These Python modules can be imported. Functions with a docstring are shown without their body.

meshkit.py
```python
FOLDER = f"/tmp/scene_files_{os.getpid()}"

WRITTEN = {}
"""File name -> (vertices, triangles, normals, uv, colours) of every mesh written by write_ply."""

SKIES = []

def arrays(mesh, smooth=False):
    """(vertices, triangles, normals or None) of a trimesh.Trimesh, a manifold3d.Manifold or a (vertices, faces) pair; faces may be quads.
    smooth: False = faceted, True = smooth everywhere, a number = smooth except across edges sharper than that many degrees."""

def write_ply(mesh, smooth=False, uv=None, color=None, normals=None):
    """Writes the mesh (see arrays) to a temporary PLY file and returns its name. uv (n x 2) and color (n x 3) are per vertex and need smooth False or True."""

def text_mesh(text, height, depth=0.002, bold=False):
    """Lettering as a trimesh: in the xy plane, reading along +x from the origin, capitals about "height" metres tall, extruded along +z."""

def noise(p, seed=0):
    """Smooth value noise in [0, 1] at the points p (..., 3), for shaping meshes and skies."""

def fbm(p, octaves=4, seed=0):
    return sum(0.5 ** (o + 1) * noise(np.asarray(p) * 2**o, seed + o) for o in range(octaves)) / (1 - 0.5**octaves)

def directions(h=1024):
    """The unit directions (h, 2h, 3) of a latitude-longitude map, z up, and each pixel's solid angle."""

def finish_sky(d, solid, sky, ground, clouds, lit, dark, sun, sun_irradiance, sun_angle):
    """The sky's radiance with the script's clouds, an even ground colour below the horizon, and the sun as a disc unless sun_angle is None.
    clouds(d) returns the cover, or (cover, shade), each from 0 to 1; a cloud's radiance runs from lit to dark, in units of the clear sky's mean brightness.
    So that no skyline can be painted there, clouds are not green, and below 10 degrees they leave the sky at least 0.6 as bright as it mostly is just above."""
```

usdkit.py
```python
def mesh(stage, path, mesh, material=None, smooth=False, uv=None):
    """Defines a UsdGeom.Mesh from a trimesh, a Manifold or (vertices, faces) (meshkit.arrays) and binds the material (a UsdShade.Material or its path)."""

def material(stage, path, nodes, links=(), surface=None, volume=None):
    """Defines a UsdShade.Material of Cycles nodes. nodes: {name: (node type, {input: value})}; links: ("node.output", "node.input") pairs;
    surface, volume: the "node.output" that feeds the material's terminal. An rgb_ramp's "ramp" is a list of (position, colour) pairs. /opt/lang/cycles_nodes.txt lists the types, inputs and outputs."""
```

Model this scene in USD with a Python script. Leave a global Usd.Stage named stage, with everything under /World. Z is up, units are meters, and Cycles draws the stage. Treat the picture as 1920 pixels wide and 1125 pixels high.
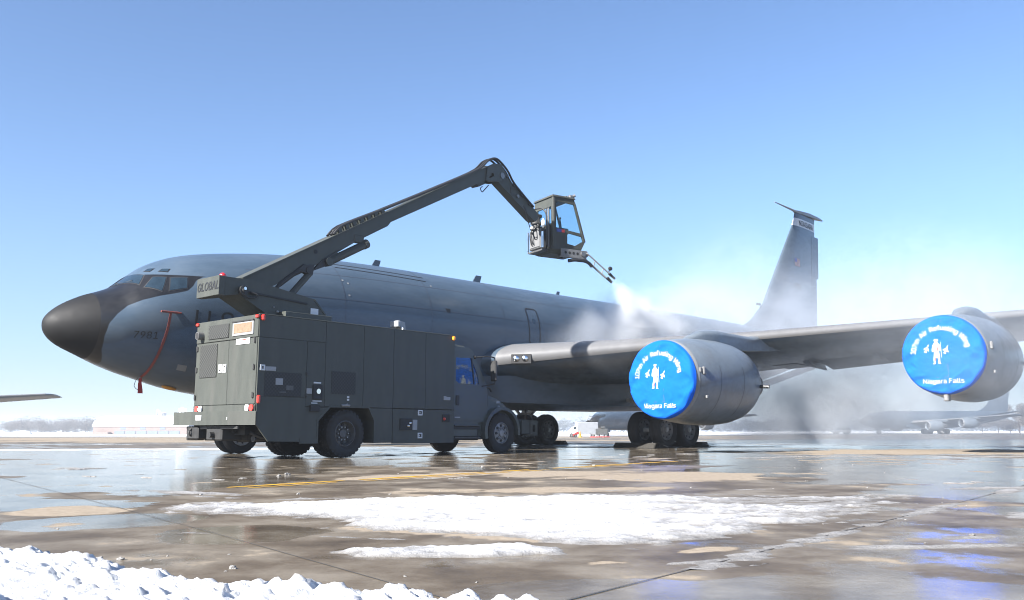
import math, random
import numpy as np, trimesh, usdkit, meshkit
from shapely.geometry import Polygon, Point
from shapely.prepared import prep
import shapely
from scipy.interpolate import PchipInterpolator as PC
from pxr import Gf, Sdf, Usd, UsdGeom, UsdLux, UsdShade, Vt

random.seed(7)
R = np.random.default_rng(7)
stage = Usd.Stage.CreateInMemory()
UsdGeom.SetStageUpAxis(stage, 'Z')
UsdGeom.SetStageMetersPerUnit(stage, 1.0)
UsdGeom.Xform.Define(stage, '/World')
T = Sdf.ValueTypeNames

# ------------------------------------------------------------------ camera, sky, sun, exposure
EYE, PITCH = (0.0, 0.0, 0.60), 8.49
SUN_AZ, SUN_EL = math.atan2(-0.735, -0.678), math.radians(32)
SKY_STRENGTH, SUN_INTENSITY, EXPOSURE = 0.050, 1.25, 2.15
HORIZON = (1.42, 2.08, 3.15)   # even winter haze veil low in the sky
cam = UsdGeom.Camera.Define(stage, '/World/camera')
cam.CreateHorizontalApertureAttr(36.0)
cam.CreateVerticalApertureAttr(36.0 * 600 / 1024)
cam.CreateFocalLengthAttr(36.0 * 1633 / 1920)
cam.CreateClippingRangeAttr(Gf.Vec2f(0.05, 20000))
cam.AddTranslateOp().Set(Gf.Vec3d(*EYE))
cam.AddRotateXOp().Set(90.0 + PITCH)
cam.CreateExposureAttr(EXPOSURE)
usdkit.material(stage, '/World/Looks/sky_light', {
    'sky': ('sky_texture', {'sky_type': 'single_scattering', 'sun_disc': False, 'sun_elevation': SUN_EL, 'sun_rotation': SUN_AZ,
                            'altitude': 200.0, 'air_density': 1.0, 'aerosol_density': 0.45, 'ozone_density': 4.0}),
    'tc': ('texture_coordinate', {}), 'xyz': ('separate_xyz', {}), 'low': ('map_range', {'range_type': 'smoothstep', 'from_min': .30, 'from_max': -.05, 'to_min': 0.0, 'to_max': .54, 'clamp': True}),
    'veil': ('mix', {'color2': HORIZON}), 'wb': ('mix', {'mix_type': 'multiply', 'fac': 1.0, 'color2': (.98, .98, 1.03)}),
    'bg': ('background_shader', {'strength': SKY_STRENGTH})}, [('tc.generated', 'xyz.vector'), ('xyz.z', 'low.value'), ('low.result', 'veil.fac'), ('sky.color', 'veil.color1'), ('veil.color', 'wb.color1'), ('wb.color', 'bg.color')], surface='bg.background')
dome = UsdLux.DomeLight.Define(stage, '/World/sky')
UsdShade.MaterialBindingAPI.Apply(dome.GetPrim()).Bind(UsdShade.Material.Get(stage, '/World/Looks/sky_light'))
dome.GetPrim().SetCustomDataByKey('kind', 'structure')
sun = UsdLux.DistantLight.Define(stage, '/World/sun')
sun.CreateNormalizeAttr(True)
sun.CreateIntensityAttr(SUN_INTENSITY)
sun.CreateAngleAttr(0.5)
sun.CreateColorAttr(Gf.Vec3f(1.0, 0.965, 0.92))
sun_dir = Gf.Vec3d(math.sin(SUN_AZ) * math.cos(SUN_EL), math.cos(SUN_AZ) * math.cos(SUN_EL), math.sin(SUN_EL))
sun.AddOrientOp().Set(Gf.Quatf(Gf.Rotation(Gf.Vec3d(0, 0, 1), sun_dir).GetQuat()))

# ------------------------------------------------------------------ helpers
used = {}
def path_for(parent, name):
    base = parent + '/' + name
    n = used.get(base, 0)
    used[base] = n + 1
    return base if n == 0 else '%s_%03d' % (base, n)
def tag(path, label=None, cat=None, group=None, kind=None):
    p = stage.GetPrimAtPath(path)
    for k, v in (('label', label), ('category', cat), ('group', group), ('kind', kind)):
        if v: p.SetCustomDataByKey(k, v)
    return path
def join(m):
    if isinstance(m, (list, tuple)) and len(m) and isinstance(m[0], trimesh.Trimesh):
        return trimesh.util.concatenate(list(m))
    return m
def obj(name, mesh, mat, parent='/World', smooth=32, **kw):
    p = path_for(parent, name)
    usdkit.mesh(stage, p, join(mesh), '/World/Looks/' + mat, smooth=smooth)
    return tag(p, **kw)
def thing(name, label, cat, loc=(0, 0, 0), rz=0.0, group=None):
    p = path_for('/World', name)
    x = UsdGeom.Xform.Define(stage, p)
    x.AddTranslateOp().Set(Gf.Vec3d(*map(float, loc)))
    x.AddRotateZOp().Set(float(rz))
    return tag(p, label, cat, group)
def dup(src, label, loc, rz, group=None, scale=None):
    p = path_for('/World', src.rsplit('/', 1)[1])
    x = UsdGeom.Xform.Define(stage, p)
    x.GetPrim().GetReferences().AddInternalReference(src)
    x.GetPrim().SetInstanceable(True)
    x.ClearXformOpOrder()
    m = Gf.Matrix4d().SetScale(scale or 1.0) * Gf.Matrix4d().SetRotate(Gf.Rotation(Gf.Vec3d(0, 0, 1), rz)) * Gf.Matrix4d().SetTranslate(Gf.Vec3d(*map(float, loc)))
    x.AddTransformOp(opSuffix='place').Set(m)
    return tag(p, label, None, group)
def bx(x0, x1, y0, y1, z0, z1, c=0.0):
    lo, hi = np.minimum([x0, y0, z0], [x1, y1, z1]), np.maximum([x0, y0, z0], [x1, y1, z1])
    if c <= 0:
        m = trimesh.creation.box(hi - lo)
        m.apply_translation((lo + hi) / 2)
        return m
    c = min(c, (hi - lo).min() * 0.45)
    pts = []
    for sx in (0, 1):
        for sy in (0, 1):
            for sz in (0, 1):
                p = np.where([sx, sy, sz], hi, lo).astype(float)
                d = np.where([sx, sy, sz], -1, 1) * c
                for k in range(3):
                    q = p + d
                    q[k] = p[k]
                    pts.append(q)
    return trimesh.convex.convex_hull(np.array(pts))
def hull(pts): return trimesh.convex.convex_hull(np.asarray(pts, float))
def cyl(p, q, r, n=16, r2=None):
    p, q = np.asarray(p, float), np.asarray(q, float)
    d = q - p; L = np.linalg.norm(d); d = d / L
    a = np.cross(d, [0, 0, 1.0] if abs(d[2]) < .9 else [1.0, 0, 0]); a /= np.linalg.norm(a); b = np.cross(d, a)
    t = np.arange(n) * 2 * np.pi / n
    ring = np.cos(t)[:, None] * a + np.sin(t)[:, None] * b
    v = np.vstack([p + ring * r, q + ring * (r if r2 is None else r2), p, q])
    f = []
    for i in range(n):
        j = (i + 1) % n
        f += [(i, j, n + j), (i, n + j, n + i), (2 * n, j, i), (2 * n + 1, n + i, n + j)]
    m = trimesh.Trimesh(v, f, process=False)
    return m
def tube(pts, r, n=8):
    p = np.asarray(pts, float)
    if len(p) > 2:
        s = np.linspace(0, 1, len(p)); f = PC(s, p); p = f(np.linspace(0, 1, max(12, 4 * len(p))))
    t = np.gradient(p, axis=0); t /= np.linalg.norm(t, axis=1, keepdims=True)
    a = np.cross(t, np.where(np.abs(t[:, 2:]) < .9, [0, 0, 1.0], [1.0, 0, 0])); a /= np.linalg.norm(a, axis=1, keepdims=True); b = np.cross(t, a)
    g = np.arange(n) * 2 * np.pi / n
    v = p[:, None] + r * (np.cos(g)[None, :, None] * a[:, None] + np.sin(g)[None, :, None] * b[:, None])
    return grid_mesh(v, close=True)
def grid_mesh(v, close=False, flip=False):
    m, n = v.shape[:2]
    i, j = np.meshgrid(np.arange(m - 1), np.arange(n if close else n - 1), indexing='ij')
    k = (j + 1) % n
    q = np.stack([i * n + j, i * n + k, (i + 1) * n + k, (i + 1) * n + j], -1).reshape(-1, 4)
    if flip: q = q[:, ::-1]
    return trimesh.Trimesh(v.reshape(-1, 3), np.vstack([q[:, [0, 1, 2]], q[:, [0, 2, 3]]]), process=False)
def prism_y(poly, y0, y1):
    """polygon in (x, z) extruded from y0 to y1"""
    P = poly if isinstance(poly, Polygon) else Polygon(poly)
    m = trimesh.creation.extrude_polygon(P, abs(y1 - y0), engine='earcut')
    v = m.vertices.copy()
    m = trimesh.Trimesh(np.stack([v[:, 0], max(y0, y1) - v[:, 2], v[:, 1]], -1), m.faces, process=False)
    return m
def prism_x(poly, x0, x1):
    """polygon in (y, z) extruded from x0 to x1"""
    P = poly if isinstance(poly, Polygon) else Polygon(poly)
    m = trimesh.creation.extrude_polygon(P, abs(x1 - x0), engine='earcut')
    v = m.vertices.copy()
    return trimesh.Trimesh(np.stack([v[:, 2] + min(x0, x1), v[:, 0], v[:, 1]], -1), m.faces, process=False)
def lathe_x(prof, c=(0, 0, 0), n=48, sy=1.0, sz=1.0):
    t = np.arange(n) * 2 * np.pi / n
    v = np.array([[(x, r * sy * math.cos(a), r * sz * math.sin(a)) for a in t] for x, r in prof]) + np.asarray(c, float)
    return grid_mesh(v, close=True, flip=True)
def lathe_y(prof, c=(0, 0, 0), n=40):
    t = np.arange(n) * 2 * np.pi / n
    v = np.array([[(r * math.cos(a), y, r * math.sin(a)) for a in t] for y, r in prof]) + np.asarray(c, float)
    return grid_mesh(v, close=True)
def ball(c, r, sub=2, sc=(1, 1, 1)):
    m = trimesh.creation.icosphere(sub, r); m.apply_scale(sc); m.apply_translation(c); return m
def text(s, h, depth=0.004, bold=False): return meshkit.text_mesh(s, h, depth, bold)
def tf(m, origin, ex, ey):
    """mesh in its xy plane placed with x along ex, y along ey"""
    m = join(m).copy(); ex, ey = np.asarray(ex, float), np.asarray(ey, float); ez = np.cross(ex, ey)
    m.vertices = np.asarray(origin, float) + m.vertices @ np.stack([ex, ey, ez]); return m

# ------------------------------------------------------------------ materials
def mat(name, col, rough=0.5, metal=0.0, var=0.10, scale=3.0, bump=0.0, bscale=40.0, spec=0.5, dirt=None, dscale=1.2, coat=0.0, stretch=(1, 1, 1), emit=None):
    c = np.asarray(col, float)
    n = {'tc': ('texture_coordinate', {}), 'map': ('mapping', {'scale': stretch}), 'noise': ('noise_texture', {'scale': scale, 'detail': 6.0, 'roughness': 0.6}),
         'ramp': ('rgb_ramp', {'ramp': [(0.3, tuple(c * (1 - var))), (0.7, tuple(np.minimum(c * (1 + var), 1)))]}),
         'rr': ('map_range', {'from_min': 0.3, 'from_max': 0.7, 'to_min': max(rough - .07, .02), 'to_max': min(rough + .07, 1)}),
         'p': ('principled_bsdf', {'metallic': metal, 'specular_ior_level': spec, 'coat_weight': coat})}
    l = [('tc.object', 'map.vector'), ('map.vector', 'noise.vector'), ('noise.fac', 'ramp.fac'), ('noise.fac', 'rr.value'), ('rr.result', 'p.roughness')]
    if dirt is not None:
        n['dn'] = ('noise_texture', {'scale': dscale, 'detail': 8.0, 'roughness': 0.68})
        n['dm'] = ('map_range', {'from_min': 0.5, 'from_max': 0.75, 'to_min': 0.0, 'to_max': 0.7, 'clamp': True})
        n['mx'] = ('mix', {'color2': tuple(dirt)})
        l += [('map.vector', 'dn.vector'), ('dn.fac', 'dm.value'), ('dm.result', 'mx.fac'), ('ramp.color', 'mx.color1'), ('mx.color', 'p.base_color')]
    else:
        l += [('ramp.color', 'p.base_color')]
    if bump:
        n['bn'] = ('noise_texture', {'scale': bscale, 'detail': 3.0})
        n['bp'] = ('bump', {'strength': bump, 'distance': 0.02})
        l += [('map.vector', 'bn.vector'), ('bn.fac', 'bp.height'), ('bp.normal', 'p.normal')]
    if emit: n['p'][1].update({'emission_color': tuple(emit[0]), 'emission_strength': emit[1]})
    usdkit.material(stage, '/World/Looks/' + name, n, l, surface='p.BSDF')

mat('aircraft_grey', (.044, .064, .086), .32, var=.10, scale=1.4, dirt=(.036, .046, .063), dscale=1.1, stretch=(.5, 1, 1.3))
mat('aircraft_light_grey', (.15, .155, .16), .42, var=.06, scale=2.0)
mat('sunlit_edge_grey', (.10, .10, .102), .42, var=.06, scale=2.0)  # lighter edge metal, with the sunlit band on the wing painted in
mat('nacelle_grey', (.10, .120, .140), .34, var=.08, scale=1.6, dirt=(.082, .086, .09), dscale=1.5)
mat('radome_black', (.005, .005, .0055), .66, spec=.25, var=.2, scale=2.5, dirt=(.009, .009, .0095), dscale=3, bump=.05, bscale=3)
mat('black_paint', (.015, .015, .017), .45)
mat('dark_gap', (.012, .012, .013), .8)
mat('bare_metal', (.55, .55, .54), .3, metal=.9, var=.1, scale=8)
mat('steel_grey', (.16, .16, .16), .4, metal=.6, var=.15, scale=8)
mat('gear_white', (.30, .30, .29), .4, var=.1, dirt=(.25, .23, .2))
mat('wheel_grey', (.12, .12, .12), .45, var=.15, scale=9)
mat('aircraft_tyre', (.010, .010, .011), .75, var=.25, scale=9, bump=.1)
mat('truck_tyre', (.009, .009, .0095), .8, var=.3, scale=8, dirt=(.018, .017, .016), dscale=5, bump=.2)
mat('truck_green', (.041, .0445, .039), .52, var=.13, scale=2.0, spec=.3, dirt=(.056, .055, .050), dscale=1.3, stretch=(2.2, 2.2, .45))
mat('truck_dark', (.022, .023, .022), .6, var=.2)
mat('cab_green', (.050, .056, .052), .42, var=.08, spec=.4)
mat('frame_black', (.012, .012, .012), .6, var=.3, scale=7)
mat('rim_grey', (.05, .05, .05), .5, var=.25, scale=10)
mat('hub_metal', (.20, .20, .20), .45, metal=.5, var=.25, scale=14)
mat('label_white', (.42, .43, .44), .5)
mat('label_grey', (.20, .205, .21), .5)
mat('label_red', (.6, .05, .04), .5)
mat('lens_red', (.40, .022, .012), .2, coat=.6)
mat('lens_amber', (.85, .28, .02), .2, coat=.6)
mat('lens_white', (.8, .8, .78), .15, coat=.6)
mat('beacon_red', (.45, .012, .012), .2, coat=.8)
mat('lamp_tan', (.16, .11, .07), .35, var=.2, scale=12)
mat('chrome', (.7, .7, .7), .12, metal=1.0, var=.05)
mat('hose_black', (.012, .012, .013), .5)
mat('cloth_red', (.35, .03, .03), .8, bump=.2, bscale=60)
mat('strap_red', (.16, .03, .02), .8, var=.25, scale=14)
mat('cover_blue', (.004, .078, .44), .85, var=.06, scale=3.0, bump=.30, bscale=5.0, spec=.06)
mat('print_white', (.36, .36, .36), .6, var=.05)
mat('print_grey', (.16, .16, .18), .6)
mat('print_red', (.26, .05, .05), .6)
mat('print_blue', (.03, .06, .25), .6)
mat('marking_dark', (.006, .0065, .008), .5)
mat('fin_white', (.45, .46, .48), .5)
mat('yellow_paint', (.36, .20, .008), .6, var=.3, scale=5)
mat('orange_paint', (.4, .17, .015), .5)
mat('skin_seam', (.040, .052, .074), .5)
mat('wood', (.014, .012, .009), .8, var=.3, scale=9, bump=.3)
mat('van_white', (.75, .76, .77), .35)
mat('van_grey', (.16, .17, .185), .4)
mat('hangar_wall', (.15, .11, .095), .8, var=.15, scale=.15)
mat('hangar_end', (.09, .11, .14), .6, var=.1, scale=.2)
mat('bark', (.07, .06, .055), .9, var=.3)
mat('twigs', (.085, .075, .068), .95, var=.4, scale=.4)
mat('far_wood', (.06, .065, .065), .95, var=.4, scale=.05)
mat('tank_white', (.75, .75, .75), .5)
# glass: dark room behind a reflecting pane
def pane(name, tint, base=.05):
    usdkit.material(stage, '/World/Looks/' + name, {
        'fr': ('fresnel', {'IOR': 1.12}), 'ad': ('math', {'math_type': 'add', 'value2': base}), 'tr': ('transparent_bsdf', {'color': tint}),
        'gl': ('glossy_bsdf', {'color': (.95, .97, 1), 'roughness': .0}), 'mx': ('mix_closure', {})},
        [('fr.fac', 'ad.value1'), ('ad.value', 'mx.fac'), ('tr.BSDF', 'mx.closure1'), ('gl.BSDF', 'mx.closure2')], surface='mx.closure')
pane('cab_glass', (.86, .94, .96), .02)
mat('cockpit_glass', (.012, .022, .03), .05, var=.3, scale=4, spec=.9, coat=.5)
# punched sheet: dark round holes in rows
def punched(name, col, k):
    n = {'tc': ('texture_coordinate', {}), 'xyz': ('separate_xyz', {}), 'a': ('math', {'math_type': 'add'}),
         'ka': ('math', {'math_type': 'multiply', 'value2': k}), 'kb': ('math', {'math_type': 'multiply', 'value2': k}),
         'sa': ('math', {'math_type': 'sine'}), 'sb': ('math', {'math_type': 'sine'}), 'm': ('math', {'math_type': 'multiply'}),
         'th': ('map_range', {'from_min': -.25, 'from_max': .15, 'clamp': True}),
         'mx': ('mix', {'color1': tuple(col), 'color2': (.004, .004, .004)}), 'p': ('principled_bsdf', {'roughness': .6})}
    l = [('tc.object', 'xyz.vector'), ('xyz.x', 'a.value1'), ('xyz.y', 'a.value2'), ('a.value', 'ka.value1'), ('xyz.z', 'kb.value1'), ('ka.value', 'sa.value1'),
         ('kb.value', 'sb.value1'), ('sa.value', 'm.value1'), ('sb.value', 'm.value2'), ('m.value', 'th.value'), ('th.result', 'mx.fac'), ('mx.color', 'p.base_color')]
    usdkit.material(stage, '/World/Looks/' + name, n, l, surface='p.BSDF')
punched('punched_sheet', (.034, .036, .032), 80.0)
punched('punched_dark', (.016, .017, .016), 80.0)
# aircraft skin with the dark nose panel (mesh primvar "paint": metres outside the dark panel's edge)
usdkit.material(stage, '/World/Looks/aircraft_skin', {
    'tc': ('texture_coordinate', {}), 'map': ('mapping', {'scale': (.35, 1, 1.2)}), 'n': ('noise_texture', {'scale': 1.3, 'detail': 7.0, 'roughness': .62}),
    'ramp': ('rgb_ramp', {'ramp': [(.3, (.036, .056, .080)), (.55, (.046, .068, .095)), (.72, (.058, .079, .104))]}),
    'at': ('attribute', {'attribute': 'paint'}), 'mr': ('map_range', {'from_min': -.008, 'from_max': .008, 'clamp': True}),
    'n2': ('noise_texture', {'scale': 5.0, 'detail': 4.0}), 'bk': ('rgb_ramp', {'ramp': [(.3, (.005, .005, .0055)), (.75, (.010, .010, .011))]}),
    'sx': ('separate_xyz', {}), 'mx': ('mix', {}), 'rr': ('map_range', {'from_min': .3, 'from_max': .7, 'to_min': .25, 'to_max': .38}),
    'p': ('principled_bsdf', {})},
    [('tc.object', 'map.vector'), ('map.vector', 'n.vector'), ('n.fac', 'ramp.fac'), ('tc.object', 'n2.vector'), ('n2.fac', 'bk.fac'), ('at.fac', 'mr.value'), ('mr.result', 'mx.fac'),
     ('bk.color', 'mx.color1'), ('ramp.color', 'mx.color2'), ('mx.color', 'p.base_color'), ('n.fac', 'rr.value'), ('rr.result', 'p.roughness')], surface='p.BSDF')
# snow
def snowmat(name, col, bs):
    usdkit.material(stage, '/World/Looks/' + name, {
        'g': ('geometry', {}), 'n': ('noise_texture', {'scale': 9.0, 'detail': 5.0}), 'ramp': ('rgb_ramp', {'ramp': [(.25, tuple(np.array(col) * .90)), (.6, col)]}),
        'bn': ('noise_texture', {'scale': bs, 'detail': 5.0, 'roughness': .7}), 'bp': ('bump', {'strength': .9, 'distance': .02}),
        'p': ('principled_bsdf', {'roughness': .75, 'subsurface_weight': 0.0, 'specular_ior_level': .25})},
        [('g.position', 'n.vector'), ('n.fac', 'ramp.fac'), ('ramp.color', 'p.base_color'), ('g.position', 'bn.vector'), ('bn.fac', 'bp.height'), ('bp.normal', 'p.normal')], surface='p.BSDF')
snowmat('snow', (.54, .55, .57), 75.0)
snowmat('slush', (.21, .205, .20), 60.0)
snowmat('roof_snow', (.42, .42, .43), 2.0)
usdkit.material(stage, '/World/Looks/crust', {   # thin edges are grey and wet, thicker parts white
    'g': ('geometry', {}), 'xyz': ('separate_xyz', {}), 'n': ('noise_texture', {'scale': 16.0, 'detail': 8.0, 'roughness': .75}), 'nm': ('math', {'math_type': 'multiply_add', 'value2': .034, 'value3': -.017}), 'ad': ('math', {'math_type': 'add'}),
    'mr': ('map_range', {'from_min': -.002, 'from_max': .026, 'clamp': True}), 'ramp': ('rgb_ramp', {'ramp': [(0, (.11, .104, .097)), (.3, (.165, .16, .155)), (.65, (.235, .235, .238)), (1, (.34, .34, .345))]}),
    'bn': ('noise_texture', {'scale': 45.0, 'detail': 5.0, 'roughness': .7}), 'bp': ('bump', {'strength': .7, 'distance': .015}), 'p': ('principled_bsdf', {'roughness': .7, 'specular_ior_level': .3})},
    [('g.position', 'n.vector'), ('g.position', 'bn.vector'), ('g.position', 'xyz.vector'), ('n.fac', 'nm.value1'), ('nm.value', 'ad.value1'), ('xyz.z', 'ad.value2'), ('ad.value', 'mr.value'), ('mr.result', 'ramp.fac'), ('ramp.color', 'p.base_color'), ('bn.fac', 'bp.height'), ('bp.normal', 'p.normal')], surface='p.BSDF')
# wet concrete apron: primvars dry and water (0..1), broken up by noise
usdkit.material(stage, '/World/Looks/wet_concrete', {
    'g': ('geometry', {}), 'dry': ('attribute', {'attribute': 'dry'}), 'wat': ('attribute', {'attribute': 'water'}), 'sno': ('attribute', {'attribute': 'farsnow'}),
    'n1': ('noise_texture', {'scale': 1.5, 'detail': 8.0, 'roughness': .62}), 'n2': ('noise_texture', {'scale': .9, 'detail': 6.0, 'roughness': .6}),
    'n3': ('noise_texture', {'scale': 14.0, 'detail': 6.0, 'roughness': .7}), 'n4': ('noise_texture', {'scale': .35, 'detail': 5.0}),
    'da': ('math', {'math_type': 'multiply_add', 'value2': 1.9, 'value3': -.95}), 'db': ('math', {'math_type': 'add'}), 'ds': ('map_range', {'range_type': 'smoothstep', 'from_min': .40, 'from_max': .60, 'clamp': True}),
    'wa': ('math', {'math_type': 'multiply_add', 'value2': 1.7, 'value3': -.85}), 'wb': ('math', {'math_type': 'add'}), 'ws': ('map_range', {'range_type': 'smoothstep', 'from_min': .45, 'from_max': .56, 'clamp': True}),
    'cd': ('rgb_ramp', {'ramp': [(.25, (.150, .124, .094)), (.55, (.205, .172, .134)), (.75, (.25, .212, .168))]}),
    'cw': ('rgb_ramp', {'ramp': [(.28, (.038, .029, .019)), (.45, (.075, .059, .041)), (.58, (.122, .104, .080)), (.8, (.185, .165, .138))]}),
    'mx': ('mix', {}), 'mf': ('mix', {'color2': (.80, .82, .85)}),
    'rw': ('mix_float', {'a': .46, 'b': .085}), 'rd': ('mix_float', {'b': .9}), 'rf': ('mix_float', {'b': .9}),
    'bs': ('math', {'math_type': 'subtract', 'value1': 1.0}), 'bq': ('math', {'math_type': 'multiply_add', 'value2': .30, 'value3': .10}), 'bn': ('noise_texture', {'scale': 26.0, 'detail': 7.0, 'roughness': .65}), 'bp': ('bump', {'distance': .008}),
    'sp': ('mix_float', {'a': .36, 'b': .2}),
    'p': ('principled_bsdf', {'ior': 1.24})},
    [('g.position', k + '.vector') for k in ('n1', 'n2', 'n3', 'n4', 'bn')] +
    [('n1.fac', 'da.value1'), ('da.value', 'db.value1'), ('dry.fac', 'db.value2'), ('db.value', 'ds.value'),
     ('n2.fac', 'wa.value1'), ('wa.value', 'wb.value1'), ('wat.fac', 'wb.value2'), ('wb.value', 'ws.value'),
     ('n3.fac', 'cd.fac'), ('n1.fac', 'cw.fac'), ('cw.color', 'mx.color1'), ('cd.color', 'mx.color2'), ('ds.result', 'mx.fac'), ('mx.color', 'mf.color1'), ('sno.fac', 'mf.fac'), ('mf.color', 'p.base_color'),
     ('ws.result', 'rw.fac'), ('rw.result', 'rd.a'), ('ds.result', 'rd.fac'), ('rd.result', 'rf.a'), ('sno.fac', 'rf.fac'), ('rf.result', 'p.roughness'),
     ('ws.result', 'bs.value2'), ('bs.value', 'bq.value1'), ('bq.value', 'bp.strength'), ('bn.fac', 'bp.height'), ('bp.normal', 'p.normal'),
     ('ds.result', 'sp.fac'), ('sp.result', 'p.specular_ior_level')], surface='p.BSDF')

# ------------------------------------------------------------------ ground
def sstep(a, b, x):
    t = np.clip((np.asarray(x, float) - a) / (b - a), 0, 1); return t * t * (3 - 2 * t)
def gz(x, y):
    """the apron drains gently away beyond the aircraft, less so to the right"""
    x, y = np.asarray(x, float), np.asarray(y, float)
    w = 1 - .62 * sstep(.12, .45, x / np.maximum(y, 1.0))
    return -(0.75 * sstep(48, 175, y) + .75 * sstep(150, 420, y)) * w
def spread(lo, hi, step, far, grow=1.07):
    a = list(np.arange(lo, hi + 1e-6, step)); s = step
    while a[-1] < far: s *= grow; a.append(a[-1] + s)
    b = []; x = lo; s = step
    while x > -far: s *= grow; x -= s; b.append(x)
    return np.array(b[::-1] + a)
xs, ys = spread(-8.0, 9.0, .085, 4200.0, 1.075), np.concatenate([[-600, -200, -60, -20, -6, -2, 0, .8], np.arange(1.4, 16, .085), np.geomspace(16, 5200, 330)])
GX, GY = np.meshgrid(xs, ys, indexing='ij')
P2 = np.stack([GX, GY, 0 * GX], -1)
n_big, n_mid, n_small = meshkit.fbm(P2 * .22, 4, 3), meshkit.fbm(P2 * .7, 4, 11), meshkit.fbm(P2 * 2.2, 3, 23)
def ell(cx, cy, rx, ry, ang=0.0):
    """1 inside an ellipse on the ground, falling to 0 outside"""
    c, s = math.cos(math.radians(ang)), math.sin(math.radians(ang))
    u, v = ((GX - cx) * c + (GY - cy) * s) / rx, (-(GX - cx) * s + (GY - cy) * c) / ry
    return 1 - sstep(.55, 1.35, np.sqrt(u * u + v * v) + .9 * (n_mid - .5))
dry = np.zeros_like(GX)
for e in [(2.0, 11.6, 1.75, 1.35, 4), (.6, 12.2, 1.2, .8, 30), (-.9, 12.0, 1.7, .55, 44), (-3.3, 6.65, .45, .42, 0), (1.0, 4.55, .30, .11, 35), (.42, 4.12, .13, .06, 30),
          (12.0, 24.5, 6.0, 3.2, 12), (-.2, 5.15, .9, .13, -28), (.4, 9.0, 1.2, .45, 10), (4.2, 31.5, 7.0, 1.2, 4), (-4.8, 44, 6.0, 3, 0), (-6.0, 52, 9, 5, 0), (-11, 66, 18, 16, 0), (-30, 62, 22, 24, 0), (-22, 46, 9, 3.2, -14),
          (-60, 90, 60, 30, 0), (7.0, 52, 6, 4, 0), (16, 70, 12, 7, 0), (20, 120, 30, 20, 0), (-10, 150, 80, 55, 0), (2.1, 39.5, 5.0, 1.0, 8)]:
    dry = np.maximum(dry, ell(*e))
dry = np.clip(dry - .5 * (1 - sstep(.30, .45, n_big)) * (GY > 14), 0, 1) * .86
dry = np.maximum(dry, .19 + .8 * (n_mid - .5))
water = .38 + .9 * (n_big - .5)
for e in [(-6.3, 16.5, 4.2, 5.5, 20), (-9, 24, 7, 7, 0), (-4.6, 10.2, 2.2, 2.2, 40), (-5, 7.8, 1.0, 1.4, 0), (2.8, 22.0, 3.0, 5.5, 10), (6.5, 18.5, 5.0, 5.5, 15), (10, 30, 9, 6, 0), (4.4, 13.0, 1.8, 2.6, -20), (1.0, 3.35, 1.2, .42, 0), (5.5, 8.6, 1.6, 2.2, 40), (20, 45, 14, 12, 0), (-1.6, 5.2, .5, .5, 0), (3, 30, 12, 4, 5), (5.6, 6.2, 2.6, 3.2, 0), (6.5, 12.0, 4.0, 3.0, 30), (-4.4, 7.2, 1.3, .8, 0), (-2.7, 5.9, .7, .5, 30), (.3, 14.4, 1.6, 1.0, 30)]:
    water = np.maximum(water, .92 * ell(*e))
for e in [(2.9, 4.0, 1.6, 1.3, 40), (4.0, 4.3, 2.6, 1.3, 20)]: water = np.maximum(water, .50 * ell(*e))
water = np.maximum(water, .62 * (1 - sstep(2.5, 4.2, np.hypot(GX + 1.0, GY - 22.0) / 2.4)))
water = np.where(GY > 70, np.minimum(water, .75), water)
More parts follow.
